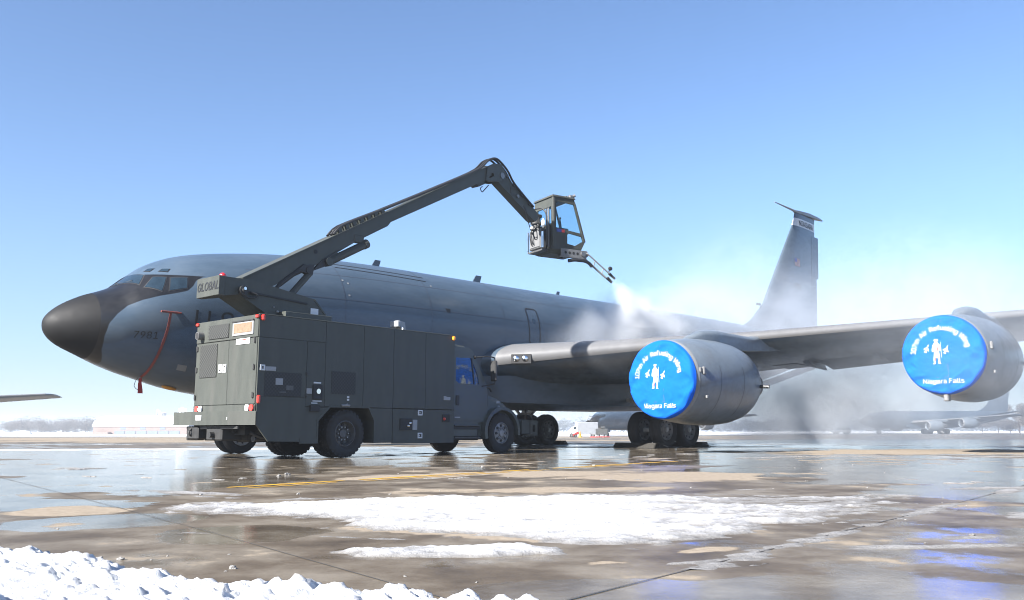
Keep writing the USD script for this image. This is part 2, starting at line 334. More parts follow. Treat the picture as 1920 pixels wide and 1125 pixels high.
farsnow = sstep(.42, .6, n_big * .5 + .5 * meshkit.fbm(P2 * np.array([.012, .045, 1]), 3, 5) + .25 * sstep(170, 420, GY) - .18 * (GX / np.maximum(GY, 1) > .1)) * sstep(150, 260, GY)
strip = np.exp(-((GY - 30.2 - .22 * GX - 2.0 * (n_big - .5)) / .9) ** 2) * (GX < -6.5)
farsnow = np.maximum(farsnow, sstep(.35, .7, strip * (.55 + .9 * n_small)))
gv = np.stack([GX, GY, gz(GX, GY)], -1)
gm = grid_mesh(gv)
if gm.face_normals[0][2] < 0: gm.faces = gm.faces[:, ::-1]
gp = path_for('/World', 'apron')
um = usdkit.mesh(stage, gp, (gv.reshape(-1, 3), np.array(gm.faces)), '/World/Looks/wet_concrete', smooth=True)
for nm, a in (('dry', dry), ('water', np.clip(water, 0, 1)), ('farsnow', farsnow)):
    UsdGeom.PrimvarsAPI(um).CreatePrimvar(nm, T.FloatArray, 'vertex').Set(Vt.FloatArray.FromNumpy(a.reshape(-1).astype(np.float32)))
tag(gp, 'wet concrete aircraft apron with puddles, dry tan patches and thin ice', 'apron', kind='structure')

def ribbon(pts, w, z, wob=0.0, n=60, gaps=0.0, seed=1):
    p = np.asarray(pts, float); d = np.r_[0, np.cumsum(np.linalg.norm(np.diff(p, axis=0), axis=1))]
    s = np.linspace(0, d[-1], n); q = np.stack([np.interp(s, d, p[:, 0]), np.interp(s, d, p[:, 1])], -1)
    t = np.gradient(q, axis=0); t /= np.linalg.norm(t, axis=1, keepdims=True); nn = np.stack([-t[:, 1], t[:, 0]], -1)
    k = meshkit.noise(np.stack([s * 2.2, 0 * s, 0 * s], -1), seed)
    ww = w * (1 + wob * (k - .5) * 2)
    v = np.stack([q + nn * ww[:, None] / 2, q - nn * ww[:, None] / 2], 1)
    v = np.concatenate([v, (gz(v[..., 0], v[..., 1]) + z)[..., None]], -1)
    m = grid_mesh(v)
    if m.face_normals[:, 2].mean() < 0: m.faces = m.faces[:, ::-1]
    if gaps:
        kk = np.repeat(k[:-1, None], 1, 1).reshape(-1); keep = np.r_[kk, kk] > gaps; m.update_faces(keep)
    return m
obj('yellow_line', [ribbon([(-3.35, 8.9), (-3.1, 9.22), (.41, 13.68), (3.2, 17.2)], .10, .004, .5, 220, .18, 4)], 'yellow_paint', smooth=False, label='worn yellow painted guide line crossing the wet apron in front of the truck', cat='painted line')
obj('yellow_line', [ribbon([(-2.75, 9.28), (.55, 13.5), (2.0, 15.3)], .045, .004, .6, 220, .3, 9)], 'yellow_paint', smooth=False, label='thin faded second yellow stripe beside the wider guide line, on its camera side', cat='painted line')
mat('joint_tar', (.05, .044, .037), .6)
mat('joint_wide_mat', (.05, .045, .04), .3)
for pts, w in (([(-14, 20.6), (-6.57, 11.38), (-3.69, 7.75), (-2.73, 6.52), (-1.75, 5.26), (-.2, 3.2), (1, 1.6)], .008), ([(-1.2, 1.55), (1.13, 4.34), (3.63, 7.31), (5.62, 9.75), (11, 16.3), (30, 39)], .010),
               ([(-3.69, 7.75), (1.2, 11.9), (8, 17.7), (24, 31)], .014)):
    obj('expansion_joint', ribbon(pts, w, .003, .4, 200), 'joint_tar', gp, smooth=False)

# ------------------------------------------------------------------ tanker aircraft: local x aft from the nose, y to starboard, z up
AX, AY, AH = -10.66, 19.63, 45.5
ST = np.array([  # x, top, bottom, half width, height of the widest line
    (0, 3.02, 2.98, .01, 3.0), (.1, 3.24, 2.72, .27, 2.99), (.3, 3.43, 2.55, .47, 3.0), (.75, 3.70, 2.34, .78, 3.03), (1.4, 3.98, 2.06, 1.09, 3.12), (1.75, 4.27, 1.94, 1.22, 3.25),
    (2.2, 4.62, 1.81, 1.36, 3.40), (3.0, 4.96, 1.60, 1.55, 3.58), (4.4, 5.23, 1.42, 1.73, 3.68), (5.9, 5.40, 1.36, 1.81, 3.72), (7.6, 5.49, 1.33, 1.83, 3.74), (9.6, 5.53, 1.33, 1.83, 3.75),
    (14, 5.54, 1.33, 1.83, 3.76), (22, 5.59, 1.36, 1.83, 3.79), (26, 5.61, 1.72, 1.80, 3.84), (30, 5.60, 2.50, 1.58, 4.02), (34, 5.56, 3.35, 1.12, 4.42), (38, 5.38, 4.30, .52, 4.85), (39.3, 5.10, 4.72, .18, 4.92)])
FT, FB, FW, FC = [PC(np.sqrt(ST[:, 0]), ST[:, k]) for k in (1, 2, 3, 4)]
def fus(x, th, off=0.0):
    s = np.sqrt(np.clip(x, 0, 39.3)); zt, zb, w, zc = FT(s), FB(s), FW(s), FC(s); c = np.cos(th)
    return np.stack([x + 0 * th, (w + off) * np.sin(th), zc + np.where(c > 0, (zt - zc + off) * c, (zc - zb + off) * c)], -1)
def fus_y(x, z):
    s = np.sqrt(np.clip(x, 0, 39.3)); zc = FC(s); h = np.where(z > zc, FT(s) - zc, zc - FB(s))
    return FW(s) * np.sqrt(np.clip(1 - ((z - zc) / h) ** 2, 0, 1))
DARK = Polygon([(-1, 1), (1.36, 1.0), (1.22, 2.18), (1.09, 2.43), (1.06, 2.72), (1.11, 3.01), (1.26, 3.24), (1.47, 3.45), (1.76, 3.60), (2.1, 3.72), (2.44, 3.81), (2.7, 3.89), (2.83, 4.02), (2.92, 4.17), (3.08, 4.265), (3.30, 4.30), (2.4, 4.285), (1.93, 4.285), (1.80, 4.31), (1.72, 4.33), (1.6, 5), (-1, 5)])
def paint_of(v):
    pts = shapely.points(v[:, 0], v[:, 2]); d = shapely.distance(DARK.exterior, pts)
    return np.where(shapely.contains(DARK, pts), -d, d)
A = thing('tanker_aircraft', 'large grey four-engined jet tanker with black nose being sprayed behind the truck', 'aircraft', (AX, AY, 0), AH)
th = np.linspace(-np.pi, np.pi, 145)[:-1]
def fus_part(name, x, matname, cap=None):
    V = fus(np.repeat(x[:, None], len(th), 1), np.repeat(th[None], len(x), 0))
    m = grid_mesh(V, close=True)
    if m.face_normals[5 * len(th) + 36] @ np.array([0, np.sin(th[36]), np.cos(th[36])]) < 0: m.faces = m.faces[:, ::-1]
    return m
xa = np.r_[np.linspace(0.0, 1.0, 36) ** 2 * .95]
obj('radome', fus_part('radome', xa, ''), 'radome_black', A, smooth=True)
xb = np.r_[np.linspace(.95, 4.2, 130), np.linspace(4.3, 39.3, 200)]
fm = fus_part('fuselage', xb, '')
FP = path_for(A, 'fuselage')
um = usdkit.mesh(stage, FP, fm, '/World/Looks/aircraft_skin', smooth=True)
UsdGeom.PrimvarsAPI(um).CreatePrimvar('paint', T.FloatArray, 'vertex').Set(Vt.FloatArray.FromNumpy(paint_of(np.array(fm.vertices)).astype(np.float32)))
# cockpit glazing: patches on the nose skin between four corner points (x, angle in degrees; port is negative)
def patch(c, off, n=10, side=1):
    u = np.linspace(0, 1, n); a, b, cc, d = [np.array(k, float) for k in c]
    g = (1 - u)[:, None, None] * ((1 - u)[None, :, None] * a + u[None, :, None] * b) + u[:, None, None] * ((1 - u)[None, :, None] * d + u[None, :, None] * cc)
    v = fus(g[..., 0], np.radians(g[..., 1]) * side, off)
    m = grid_mesh(v)
    ctr = v.mean((0, 1)) - np.array([v[..., 0].mean() + .3, 0, 3.4])
    if m.face_normals.mean(0) @ ctr < 0: m.faces = m.faces[:, ::-1]
    return m
def shrink(c, k):
    c = np.array(c, float); m = c.mean(0); return [tuple(m + (q - m) * k) for q in c]
panes = [[(1.40, -3), (1.76, -3), (1.96, -33.0), (1.77, -46.5)], [(1.81, -52.4), (2.05, -42.5), (2.33, -51.5), (2.16, -69.5)], [(2.37, -52.8), (2.76, -58.4), (2.70, -72.0), (2.28, -70.5)]]
brow = [[(1.98, -23.7), (2.09, -22), (2.20, -29.5), (2.07, -31.6)], [(2.20, -37.8), (2.31, -35.3), (2.47, -40.3), (2.38, -44.5)]]
for side in (1, -1):
    for k, c in enumerate(panes + brow):
        f = obj('cockpit_window', patch(c, .006, 10, side), 'black_paint', A, smooth=False)
        obj('pane', patch(shrink(c, .88 if k < 3 else .8), .013, 10, side), 'cockpit_glass', f, smooth=True)
obj('wiper', [tube([fus(np.array(1.50), np.radians(-6), .02), fus(np.array(1.70), np.radians(-30), .02)], .012, 5)], 'black_paint', A)
# lettering wrapped on the skin
def wrap(m, x0, z0, off=.006, side=-1):
    m = join(m).copy(); v = m.vertices.copy()
    X = x0 + v[:, 0]; Z = z0 + v[:, 1]
    m.vertices = np.stack([X, side * (fus_y(X, Z) + off + v[:, 2]), Z], -1)
    return m
obj('nose_number', wrap(text('7981', .155, .002), 1.60, 2.71), 'marking_dark', A, smooth=False)
obj('service_lettering', wrap(text('U.S. AIR FORCE', .44, .002), 2.84, 3.0), 'marking_dark', A, smooth=False)
def skin_strip(pts, w=.03, off=.005, n=24):
    p = np.asarray(pts, float); s = np.linspace(0, 1, n); q = np.stack([np.interp(s, np.linspace(0, 1, len(p)), p[:, k]) for k in (0, 1)], -1)
    t = np.gradient(q, axis=0) * [1, math.radians(1) * 1.8]; t /= np.linalg.norm(t, axis=1, keepdims=True); nn = np.stack([-t[:, 1], t[:, 0] / (math.radians(1) * 1.8)], -1)
    a, b = q + nn * w / 2, q - nn * w / 2
    v = np.stack([fus(a[:, 0], np.radians(a[:, 1]), off), fus(b[:, 0], np.radians(b[:, 1]), off)], 1)
    m = grid_mesh(v)
    if m.face_normals.mean(0) @ (v.mean((0, 1)) - [v[..., 0].mean(), 0, 3.7]) < 0: m.faces = m.faces[:, ::-1]
    return m
obj('walkway_line', skin_strip([(7.0, -39.5), (10.2, -43.4)], .035), 'marking_dark', A)
obj('walkway_line', skin_strip([(6.8, -33.0), (10.2, -36.9)], .035), 'marking_dark', A)
hp = [(14.14, -64), (14.22, -62.4), (14.58, -62.4), (14.66, -64), (14.69, -96), (14.62, -98.5), (14.26, -98.8), (14.18, -96.5), (14.14, -64)]
obj('emergency_hatch', [skin_strip(hp, .05, .006, 90)], 'black_paint', A, smooth=False)
obj('hatch_window', patch([(14.37, -74), (14.47, -74), (14.47, -80), (14.37, -80)], .006, 4), 'cockpit_glass', A, smooth=False)
obj('access_panel', patch([(2.74, -137), (2.76, -143), (2.98, -143), (2.96, -137)], .006, 6), 'aircraft_light_grey', A, smooth=False)
obj('nose_light', ball(fus(np.array(2.95), np.radians(-172), -.02), .10, 2, (2.4, 1, .7)) if False else tf(ball((0, 0, 0), .1, 2, (1.9, 1, .55)), fus(np.array(2.92), np.radians(-172), 0), (1, 0, -.2), (0, 1, 0)), 'orange_paint', A)
for xx, t_ in ((6.97, -57), (7.07, -72.7), (10.25, -49), (7.12, -60)):
    obj('vent_port', patch([(xx, t_), (xx + .06, t_), (xx + .06, t_ - 1.6), (xx, t_ - 1.6)], .005, 3), 'label_grey', A, smooth=False)
obj('skin_patch', patch([(10.55, -75), (10.75, -75), (10.72, -79), (10.6, -79)], .004, 4), 'marking_dark', A, smooth=False)
for xx, h, ch in ((6.2, .10, .1), (7.75, .17, .08), (9.05, .26, .30), (13.25, .30, .36), (17.5, .2, .2)):
    z0 = float(FT(math.sqrt(xx))) - .03
    obj('blade_antenna', prism_y([(xx, z0), (xx + ch, z0), (xx + ch * 1.25, z0 + h), (xx + ch * .55, z0 + h)], -.02, .02), 'aircraft_grey', A)
obj('belly_antenna', [bx(15.86, 15.9, -.02, .02, .95, 1.36), bx(15.84, 15.92, -.32, .32, 1.14, 1.2)], 'black_paint', A)
for k in range(1, 9):   # skin lap joints round the fuselage
    x = 3.9 + k * 3.05
    obj('skin_joint', skin_strip([(x, -150), (x, -20)], .022, .0035, 40), 'skin_seam', A, smooth=False)
for t_ in (-52, -78, -112):
    obj('skin_joint', skin_strip([(4.2, t_), (13.5, t_), (24, t_)], .020, .003, 60), 'skin_seam', A, smooth=False)

# wings
def airfoil(n=26):
    b = np.linspace(0, np.pi, n); x = (1 - np.cos(b)) / 2
    yt = 5 * (.2969 * np.sqrt(x) - .126 * x - .3516 * x ** 2 + .2843 * x ** 3 - .1036 * x ** 4)
    cam = .06 * x * (1 - x)
    return np.r_[x, x[-2:0:-1]], np.r_[yt, -yt[-2:0:-1]], np.r_[cam, cam[-2:0:-1]]
AFX, AFT, AFC = airfoil()
def wing_le(y): return 12.4 + .75 * (y - 2), 2.80 + .092 * (y - 2)
WS = [(1.2, 9.3, .145, .42), (2.0, 8.75, .145, .42), (5.0, 6.75, .125, .5), (8.2, 4.95, .115, .55), (13.6, 3.95, .11, .42), (19.6, 2.75, .105, .30), (19.95, 2.2, .05, .25)]
def wing(side):
    secs = []
    for k, (y, c, t, drop) in enumerate(WS):
        xl, zl = wing_le(y); xl += .25 * (k == 6)
        secs.append(np.stack([xl + AFX * c, np.full(AFX.shape, side * y), zl + (AFT * t + AFC) * c - AFX * drop], -1))
    ys_ = np.array([w[0] for w in WS]); f = PC(ys_, np.array(secs)) if False else None
    V = np.array(secs)
    # refine linearly along the span
    out = []
    for a, b in zip(V[:-1], V[1:]):
        for u in np.linspace(0, 1, 6)[:-1]: out.append(a * (1 - u) + b * u)
    out.append(V[-1]); V = np.array(out)
    m = grid_mesh(V, close=True, flip=side > 0)
    tip = trimesh.Trimesh(V[-1], [(0, i, i + 1) if side > 0 else (0, i + 1, i) for i in range(1, len(AFX) - 1)], process=False)
    return [m, tip]
def wing_pt(y, fr, up=0.0):
    ys_ = np.array([w[0] for w in WS]); c = np.interp(y, ys_, [w[1] for w in WS]); d = np.interp(y, ys_, [w[3] for w in WS]); t = np.interp(y, ys_, [w[2] for w in WS])
    xl, zl = wing_le(y)
    yt = 5 * t * (.2969 * math.sqrt(fr) - .126 * fr - .3516 * fr ** 2 + .2843 * fr ** 3 - .1036 * fr ** 4)
    return np.array([xl + fr * c, y, zl - fr * d + .06 * fr * (1 - fr) * c + up * yt * c])
NAC = []
for side in (-1, 1):
    W = obj('wing', wing(side), 'aircraft_grey', A, smooth=50)
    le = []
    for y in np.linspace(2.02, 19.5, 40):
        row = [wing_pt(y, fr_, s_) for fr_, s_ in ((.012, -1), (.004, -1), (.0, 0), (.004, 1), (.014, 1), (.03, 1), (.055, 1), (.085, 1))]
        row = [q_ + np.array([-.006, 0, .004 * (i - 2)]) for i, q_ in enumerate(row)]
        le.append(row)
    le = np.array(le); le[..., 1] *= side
    obj('sunlit_leading_edge', grid_mesh(le, flip=side > 0), 'sunlit_edge_grey', W, smooth=True)  # paler metal strip reaching over the top, sunlight painted into its colour and outline
    for y0, y1, dz, ext in ((2.3, 5.6, .25, .35), (7.0, 7.7, .02, .06), (8.4, 10.9, .2, .12)):
        v = []
        for y in np.linspace(y0, y1, 5):
            a, b = wing_pt(y, .80, -1), wing_pt(y, 1.0)
            c = b + np.array([ext, 0, -dz]); top = wing_pt(y, .82, .6)
            a[2] -= .012
            v.append([a, c + [0, 0, -.02], c + [0, 0, .012], top + [0, 0, -.02 - .2 * dz]])
        v = np.array(v); v[..., 1] *= side
        g = grid_mesh(v, close=True, flip=side < 0)
        ends = [hull(v[0] + np.array([[0, .004 * k, 0] for k in range(4)])), hull(v[-1] + np.array([[0, .004 * k, 0] for k in range(4)]))]
        obj('flap', [g] + ends, 'aircraft_grey', A, smooth=False)
    for y in (8.15, 9.95):
        a = wing_pt(y, .72, -1); b = wing_pt(y, 1.0)
        obj('flap_track_fairing', hull([(a[0], side * (y + s), a[2] + .02) for s in (-.1, .1)] + [(a[0] + .5, side * (y + s), a[2] - .16) for s in (-.12, .12)] + [(b[0] + .25, side * (y + s), b[2] - .2) for s in (-.03, .03)] + [(b[0], side * (y + s), b[2] - .02) for s in (-.08, .08)]), 'aircraft_grey', A)
    # landing lights in the wing root
    p = wing_pt(2.62, .004)
    fr = obj('landing_light', tf(bx(-.30, .34, -.16, .14, -.02, .02, .015), (p[0] - .012, side * 2.66, p[2] - .07), (-side * .6 * side * -side if False else .6 * 1.0, side * .8, 0) if side > 0 else (.6, -.8, 0), (-.0, 0, 1)), 'dark_gap', A)
    for q in (-.13, .15):
        obj('lamp', tf(ball((q, 0, 0), .105, 2, (1, 1, .5)), (p[0] - .03, side * 2.66, p[2] - .07), (.6, side * .8, 0), (0, 0, 1)), 'chrome', fr)
    # engines
    for k, (ex, ey, ez) in enumerate(((12.39, 8.22, 1.90), (17.21, 13.58, 2.52))):
        c = (ex, side * ey, ez)
        prof = [(.30, .80), (.10, .83), (0, .89), (-.03, .93), (0, .965), (.06, 1.0), (.25, 1.05), (.6, 1.10), (1.1, 1.15), (1.6, 1.17), (2.2, 1.175), (2.8, 1.13), (3.2, 1.05), (3.45, .95), (3.6, .84), (3.61, .80), (3.3, .76)]
        N = obj('engine_nacelle', lathe_x(prof, c, 64), 'nacelle_grey', A, smooth=40)
        obj('inlet_lip', lathe_x([(.12, .832), (.0, .895), (-.04, .935), (-.005, .975), (.10, 1.024), (.20, 1.046)], c, 64), 'aircraft_light_grey', N, smooth=True)
        obj('fan_face', lathe_x([(.55, .0), (.35, .12), (.75, .3), (.8, .80), (.2, .815)], c, 40), 'dark_gap', N, smooth=True)
        obj('core_nozzle', lathe_x([(3.2, .62), (3.7, .58), (4.3, .46), (4.6, .40), (4.58, .36), (4.2, .3), (5.1, .02)], c, 40), 'steel_grey', N, smooth=40)
        sgn = -1
        for az, l in ((2.15, 1.0), (1.05, .9)):
            ring = np.array([(az + .0, math.sin(q) * (1.1705), math.cos(q) * 1.1705) for q in np.linspace(.9, 2.3, 22)])
            rr_ = np.interp(az, [q[0] for q in prof[5:13]], [q[1] for q in prof[5:13]]) + .003
            q = np.linspace(1.25, 2.45, 24)
            v = np.stack([np.stack([np.full(24, az + o), sgn * np.sin(q) * rr_, -np.cos(q) * -rr_ * 1.0], -1) for o in (0, .014)], 1) + c
            obj('cowl_seam', grid_mesh(v, flip=True), 'dark_gap', N, smooth=False)
        obj('cowl_latch', [bx(c[0] + .42, c[0] + .52, c[1] - 1.09, c[1] - 1.04, c[2] - .5, c[2] - .42, .01), bx(c[0] + .3, c[0] + .42, c[1] - 1.10, c[1] - 1.03, c[2] + .1, c[2] + .3, .02)], 'wheel_grey', N)
        obj('drain_mast', cyl((c[0] + 3.2, c[1] - .95, c[2] - .1), (c[0] + 3.3, c[1] - 1.28, c[2] - .12), .05, 10), 'marking_dark', N)
        # pylon from the top of the nacelle to the wing
        lx, lz = wing_le(ey)
        secs = []
        for u in np.linspace(0, 1, 14):
            x = ex + 1.0 + u * (lx + 1.4 - ex - 1.0)
            top = np.interp(x, [ex + 1.0, ex + 1.7, ex + 2.4, lx - .2, lx + .5, lx + 2], [ez + 1.12, ez + 1.42, ez + 1.50, lz - .02, lz + .12, lz + .05])
            bot = np.interp(x, [ex, ex + 2.6, lx + 1.4], [ez + .9, ez + .9, lz - .35]); w = .30 * math.sin(min(1, .12 + u * 3.2) * np.pi / 2) * (1 - .35 * u)
            secs.append([(x, c[1] + w * s, z) for s, z in ((-1, bot), (-1, bot + (top - bot) * .7), (-.75, bot + (top - bot) * .9), (0, top), (.75, bot + (top - bot) * .9), (1, bot + (top - bot) * .7), (1, bot))])
        V = np.array(secs); mm = grid_mesh(V, close=True)
        e0 = trimesh.convex.convex_hull(np.vstack([V[0], V[0] + [.01, 0, 0]]))
        obj('engine_pylon', [mm, e0], 'nacelle_grey', A, smooth=60)
        NAC.append((side, k, c))

# fin, with HF probe and tip cap
def surf(secs, flip=False):
    V = []
    for x, c, t, o, d in secs: V.append(np.stack([x + AFX * c, AFT * t * c, 0 * AFX], -1) @ np.array([[1, 0, 0], d, [0, 0, 0]]) + o)
    return grid_mesh(np.array(V), close=True, flip=flip)
fin_s = [(30.6, 8.3, .06, (0, 0, 5.35)), (31.9, 7.0, .075, (0, 0, 5.95)), (33.15, 5.80, .095, (0, 0, 6.85)), (36.72, 2.65, .09, (0, 0, 11.53)), (36.98, 2.42, .085, (0, 0, 11.98)), (37.1, 2.35, .08, (0, 0, 12.28))]
def fin_mesh(a, b):
    V = np.array([np.stack([x + AFX * c, AFT * t * c, 0 * AFX + o[2]], -1) for x, c, t, o in fin_s[a:b]])
    o = []
    for p_, q_ in zip(V[:-1], V[1:]):
        for u in np.linspace(0, 1, 5)[:-1]: o.append(p_ * (1 - u) + q_ * u)
    o.append(V[-1]); return grid_mesh(np.array(o), close=True, flip=True)
F = obj('tail_fin', fin_mesh(0, 4), 'aircraft_grey', A, smooth=50)
B_ = obj('fin_band', fin_mesh(3, 5), 'fin_white', A, smooth=50)
obj('fin_top', fin_mesh(4, 6), 'aircraft_grey', A, smooth=50)
def on_fin(m, x0, z0, lean=.0):
    m = join(m).copy(); v = m.vertices.copy(); X = x0 + v[:, 0] + lean * v[:, 1]; Z = z0 + v[:, 1]
    zz = [s[3][2] for s in fin_s]; x_ = np.interp(Z, zz, [s[0] for s in fin_s]); c = np.interp(Z, zz, [s[1] for s in fin_s]); t = np.interp(Z, zz, [s[2] for s in fin_s]); u = np.clip((X - x_) / c, .001, .999)
    yt = 5 * t * c * (.2969 * np.sqrt(u) - .126 * u - .3516 * u ** 2 + .2843 * u ** 3 - .1036 * u ** 4)
    m.vertices = np.stack([X, -(yt + .012 + v[:, 2]), Z], -1); return m
def sheet(w, h, n=8):
    x, y = np.meshgrid(np.linspace(0, w, n), np.linspace(0, h, n), indexing='ij'); return grid_mesh(np.stack([x, y, 0 * x], -1))
obj('lettering', on_fin(text('NIAGARA', .29, .003, True), 37.30, 11.60), 'marking_dark', B_, smooth=False)
FL = obj('flag_marking', on_fin(sheet(.62, .42), 36.45, 9.25), 'print_white', F, smooth=False)
obj('flag_stripe', [on_fin(tf(sheet(.62, .035), (0, .064 * k, .004), (1, 0, 0), (0, 1, 0)), 36.45, 9.25) for k in range(7)], 'print_red', FL, smooth=False)
obj('flag_canton', on_fin(tf(sheet(.27, .21), (0, .21, .007), (1, 0, 0), (0, 1, 0)), 36.45, 9.25), 'print_blue', FL, smooth=False)
obj('tail_number', on_fin(text('7981', .30, .003), 36.1, 8.0), 'marking_dark', F, smooth=False)
def rud(z0, z1, e):
    v = []
    for z in np.linspace(z0, z1, 6):
        zz = [s[3][2] for s in fin_s]; te = np.interp(z, zz, [s[0] + s[1] for s in fin_s])
        v.append([(te - .5, -.06, z), (te + e, -.012, z), (te + e, .012, z), (te - .5, .06, z)])
    return grid_mesh(np.array(v), close=True, flip=True)
obj('rudder', [rud(8.9, 11.25, .42), rud(6.1, 8.88, .22)], 'aircraft_grey', A, smooth=False)
obj('tip_cap', [trimesh.convex.convex_hull(np.array([(36.75, 0, 12.36)] + [(x, w * s, z) for x, w, z in ((37.3, .10, 12.28), (37.3, .10, 12.42), (38.5, .17, 12.27), (38.5, .17, 12.46), (39.8, .12, 12.33), (39.8, .12, 12.44), (40.45, .03, 12.36), (40.45, .03, 12.42)) for s in (-1, 1)]))], 'aircraft_light_grey', A)
obj('probe_antenna', cyl((34.9, 0, 12.46), (37.3, 0, 12.37), .022, 10, .07), 'aircraft_light_grey', A)
obj('fin_light', [bx(32.55, 32.95, -.05, .05, 6.75, 6.87, .03)], 'marking_dark', A)
for side in (-1, 1):
    secs = []
    for y, x, c, t, z in ((.3, 32.9, 3.9, .10, 4.75), (.9, 33.3, 3.6, .10, 4.82), (6.1, 36.6, 1.75, .09, 5.45)):
        secs.append(np.stack([x + AFX * c, np.full(AFX.shape, side * y), z + AFT * t * c], -1))
    V = np.array(secs); e = hull(np.vstack([V[-1], V[-1] + [0, side * .05, 0]]))
    obj('horizontal_stabiliser', [grid_mesh(V, close=True, flip=side > 0), e], 'aircraft_grey', A, smooth=50)
obj('refuelling_boom', [cyl((29.8, 0, 2.15), (38.4, 0, 4.0), .17, 12), cyl((38.4, 0, 4.0), (40.4, 0, 4.4), .08, 10)], 'aircraft_grey', A)
obj('boom_fin', [hull([(37.0, s * .1, 3.72), (38.0, s * .1, 3.92), (37.6, s * 1.1, 4.3), (38.1, s * 1.1, 4.36), (37.0, s * .1, 3.66)]) for s in (-1, 1)], 'aircraft_grey', A)
obj('wing_root_fairing', hull([(x, s * w, z) for x, w, z in ((11.3, 1.5, 1.62), (11.3, 1.6, 2.2), (13.0, 1.95, 1.45), (13.0, 2.0, 2.3), (20, 1.95, 1.45), (20, 2.0, 2.3), (22.5, 1.5, 1.55), (22.5, 1.55, 2.1), (12.5, 1.2, 1.30), (21, 1.2, 1.32)) for s in (-1, 1)]), 'aircraft_grey', A, smooth=50)

# landing gear
def wheel(parent, name, c, r, w, hub, tyre_mat='aircraft_tyre', rim_mat='wheel_grey'):
    h = w / 2
    o = obj(name, lathe_y([(-h * .62, r * .56), (-h * .95, r * .70), (-h, r * .84), (-h * .80, r * .955), (-h * .45, r), (-h * .2, r * 1.0), (-h * .2, r * .985), (-h * .14, r * .985), (-h * .14, r), (h * .14, r), (h * .14, r * .985), (h * .2, r * .985), (h * .2, r), (h * .45, r), (h * .80, r * .955), (h, r * .84), (h * .95, r * .70), (h * .62, r * .56)], c, 44), tyre_mat, parent, smooth=35)
    g = []
    for s in (-1, 1):
        pr = [(s * h * .70, r * .60), (s * h * .78, r * .57), (s * h * .55, r * .52), (s * h * .40, r * .36), (s * h * .55, r * .30), (s * h * .62, r * .12), (s * h * .62, .001)]
        m = lathe_y(pr, c, 32)
        if s < 0: m.faces = m.faces[:, ::-1]
        g.append(m)
    obj('rim', g, rim_mat, o, smooth=35)
    holes = []
    for s in (-1, 1):
        for k in range(9):
            a = k * 2 * np.pi / 9; q = np.array(c) + [r * .44 * math.cos(a), s * h * .49, r * .44 * math.sin(a)]
            holes.append(cyl(q - [0, .01, 0], q + [0, .012, 0], r * .05, 8))
    obj('rim_hole', holes, 'dark_gap', o, smooth=False)
    obj('hub', [cyl(np.array(c) + [0, s * h * .55, 0], np.array(c) + [0, s * h * .88, 0], r * .11, 12) for s in (-1, 1)], hub, o)
    return o
G = obj('nose_gear', [cyl((4.85, 0, .55), (4.6, 0, 1.7), .085, 16), cyl((4.88, -.3, .48), (4.88, .3, .48), .07, 12), cyl((4.8, 0, .8), (5.9, 0, 1.6), .045, 10)], 'gear_white', A)
for s in (-1, 1): wheel(G, 'wheel', (4.88, s * .22, .485), .485, .27, 'hub_metal', rim_mat='gear_white')
for s in (-1, 1): obj('gear_door', [bx(4.1, 5.5, s * .52 - .015, s * .52 + .015, .95, 1.5, .01)], 'aircraft_grey', G)
for s in (-1, 1):
    y = s * 3.36
    G = obj('main_gear', [cyl((19.45, y, .62), (19.3, y + s * .0, 2.3), .15, 18), cyl((19.45, y, .55), (19.4, y, 1.3), .10, 14), bx(18.66, 20.24, y - .09, y + .09, .50, .70, .04), cyl((18.75, y - .62, .6), (18.75, y + .62, .6), .075, 12), cyl((20.15, y - .62, .6), (20.15, y + .62, .6), .075, 12),
                          cyl((19.4, y, 1.2), (19.2, y - s * 1.6, 1.75), .07, 12), cyl((19.4, y, .95), (18.3, y, 1.9), .06, 12), cyl((19.5, y, 1.0), (20.6, y, 1.9), .05, 12)], 'gear_white', A)
    for dx in (-.70, .70):
        for dy in (-.46, .46): wheel(G, 'wheel', (19.45 + dx, y + dy, .62), .62, .42, 'gear_white')
    obj('gear_door', [bx(18.4, 20.5, y + s * .98, y + s * 1.0, 1.5, 2.3, .01)], 'aircraft_grey', G)
    obj('brake_line', [tube([(18.75, y + s * .5, .9), (18.9, y + s * .3, 1.1), (19.3, y + s * .12, 1.2), (19.35, y + s * .1, 1.9)], .015, 6)], 'hose_black', G)

# ------------------------------------------------------------------ engine covers and other loose gear on the aircraft
ca, sa = math.cos(math.radians(AH)), math.sin(math.radians(AH))
def aw(x, y, z): return (AX + ca * x - sa * y, AY + sa * x + ca * y, z)
def arc_text(s, R_, h, centre_deg, step, flipz=1):
    out = []; n = len(s); adv = {'i': .42, 'l': .42, ' ': .55, 'W': 1.35, 'A': 1.1, 't': .62, 'f': .62, 'r': .7, '1': .72, 'N': 1.12, 'R': 1.1}
    w = [adv.get(ch, .95) for ch in s]; tot = sum(w); pos = -tot / 2
    for ch, ww in zip(s, w):
        a = (pos + ww / 2) * step; pos += ww
        if ch == ' ': continue
        m = text(ch, h, .003, False); m.apply_translation([-(m.bounds[0][0] + m.bounds[1][0]) / 2, 0, 0])
        m.apply_transform(trimesh.transformations.rotation_matrix(-a, [0, 0, 1], [0, -R_, 0])); m.apply_translation([0, R_, 0]); out.append(m)
    o = join(out); o.apply_transform(trimesh.transformations.rotation_matrix(math.radians(5), [0, 0, 1])); return o
def poly2(pts, d=.003): return trimesh.creation.extrude_polygon(Polygon(pts).buffer(0), d, engine='earcut')
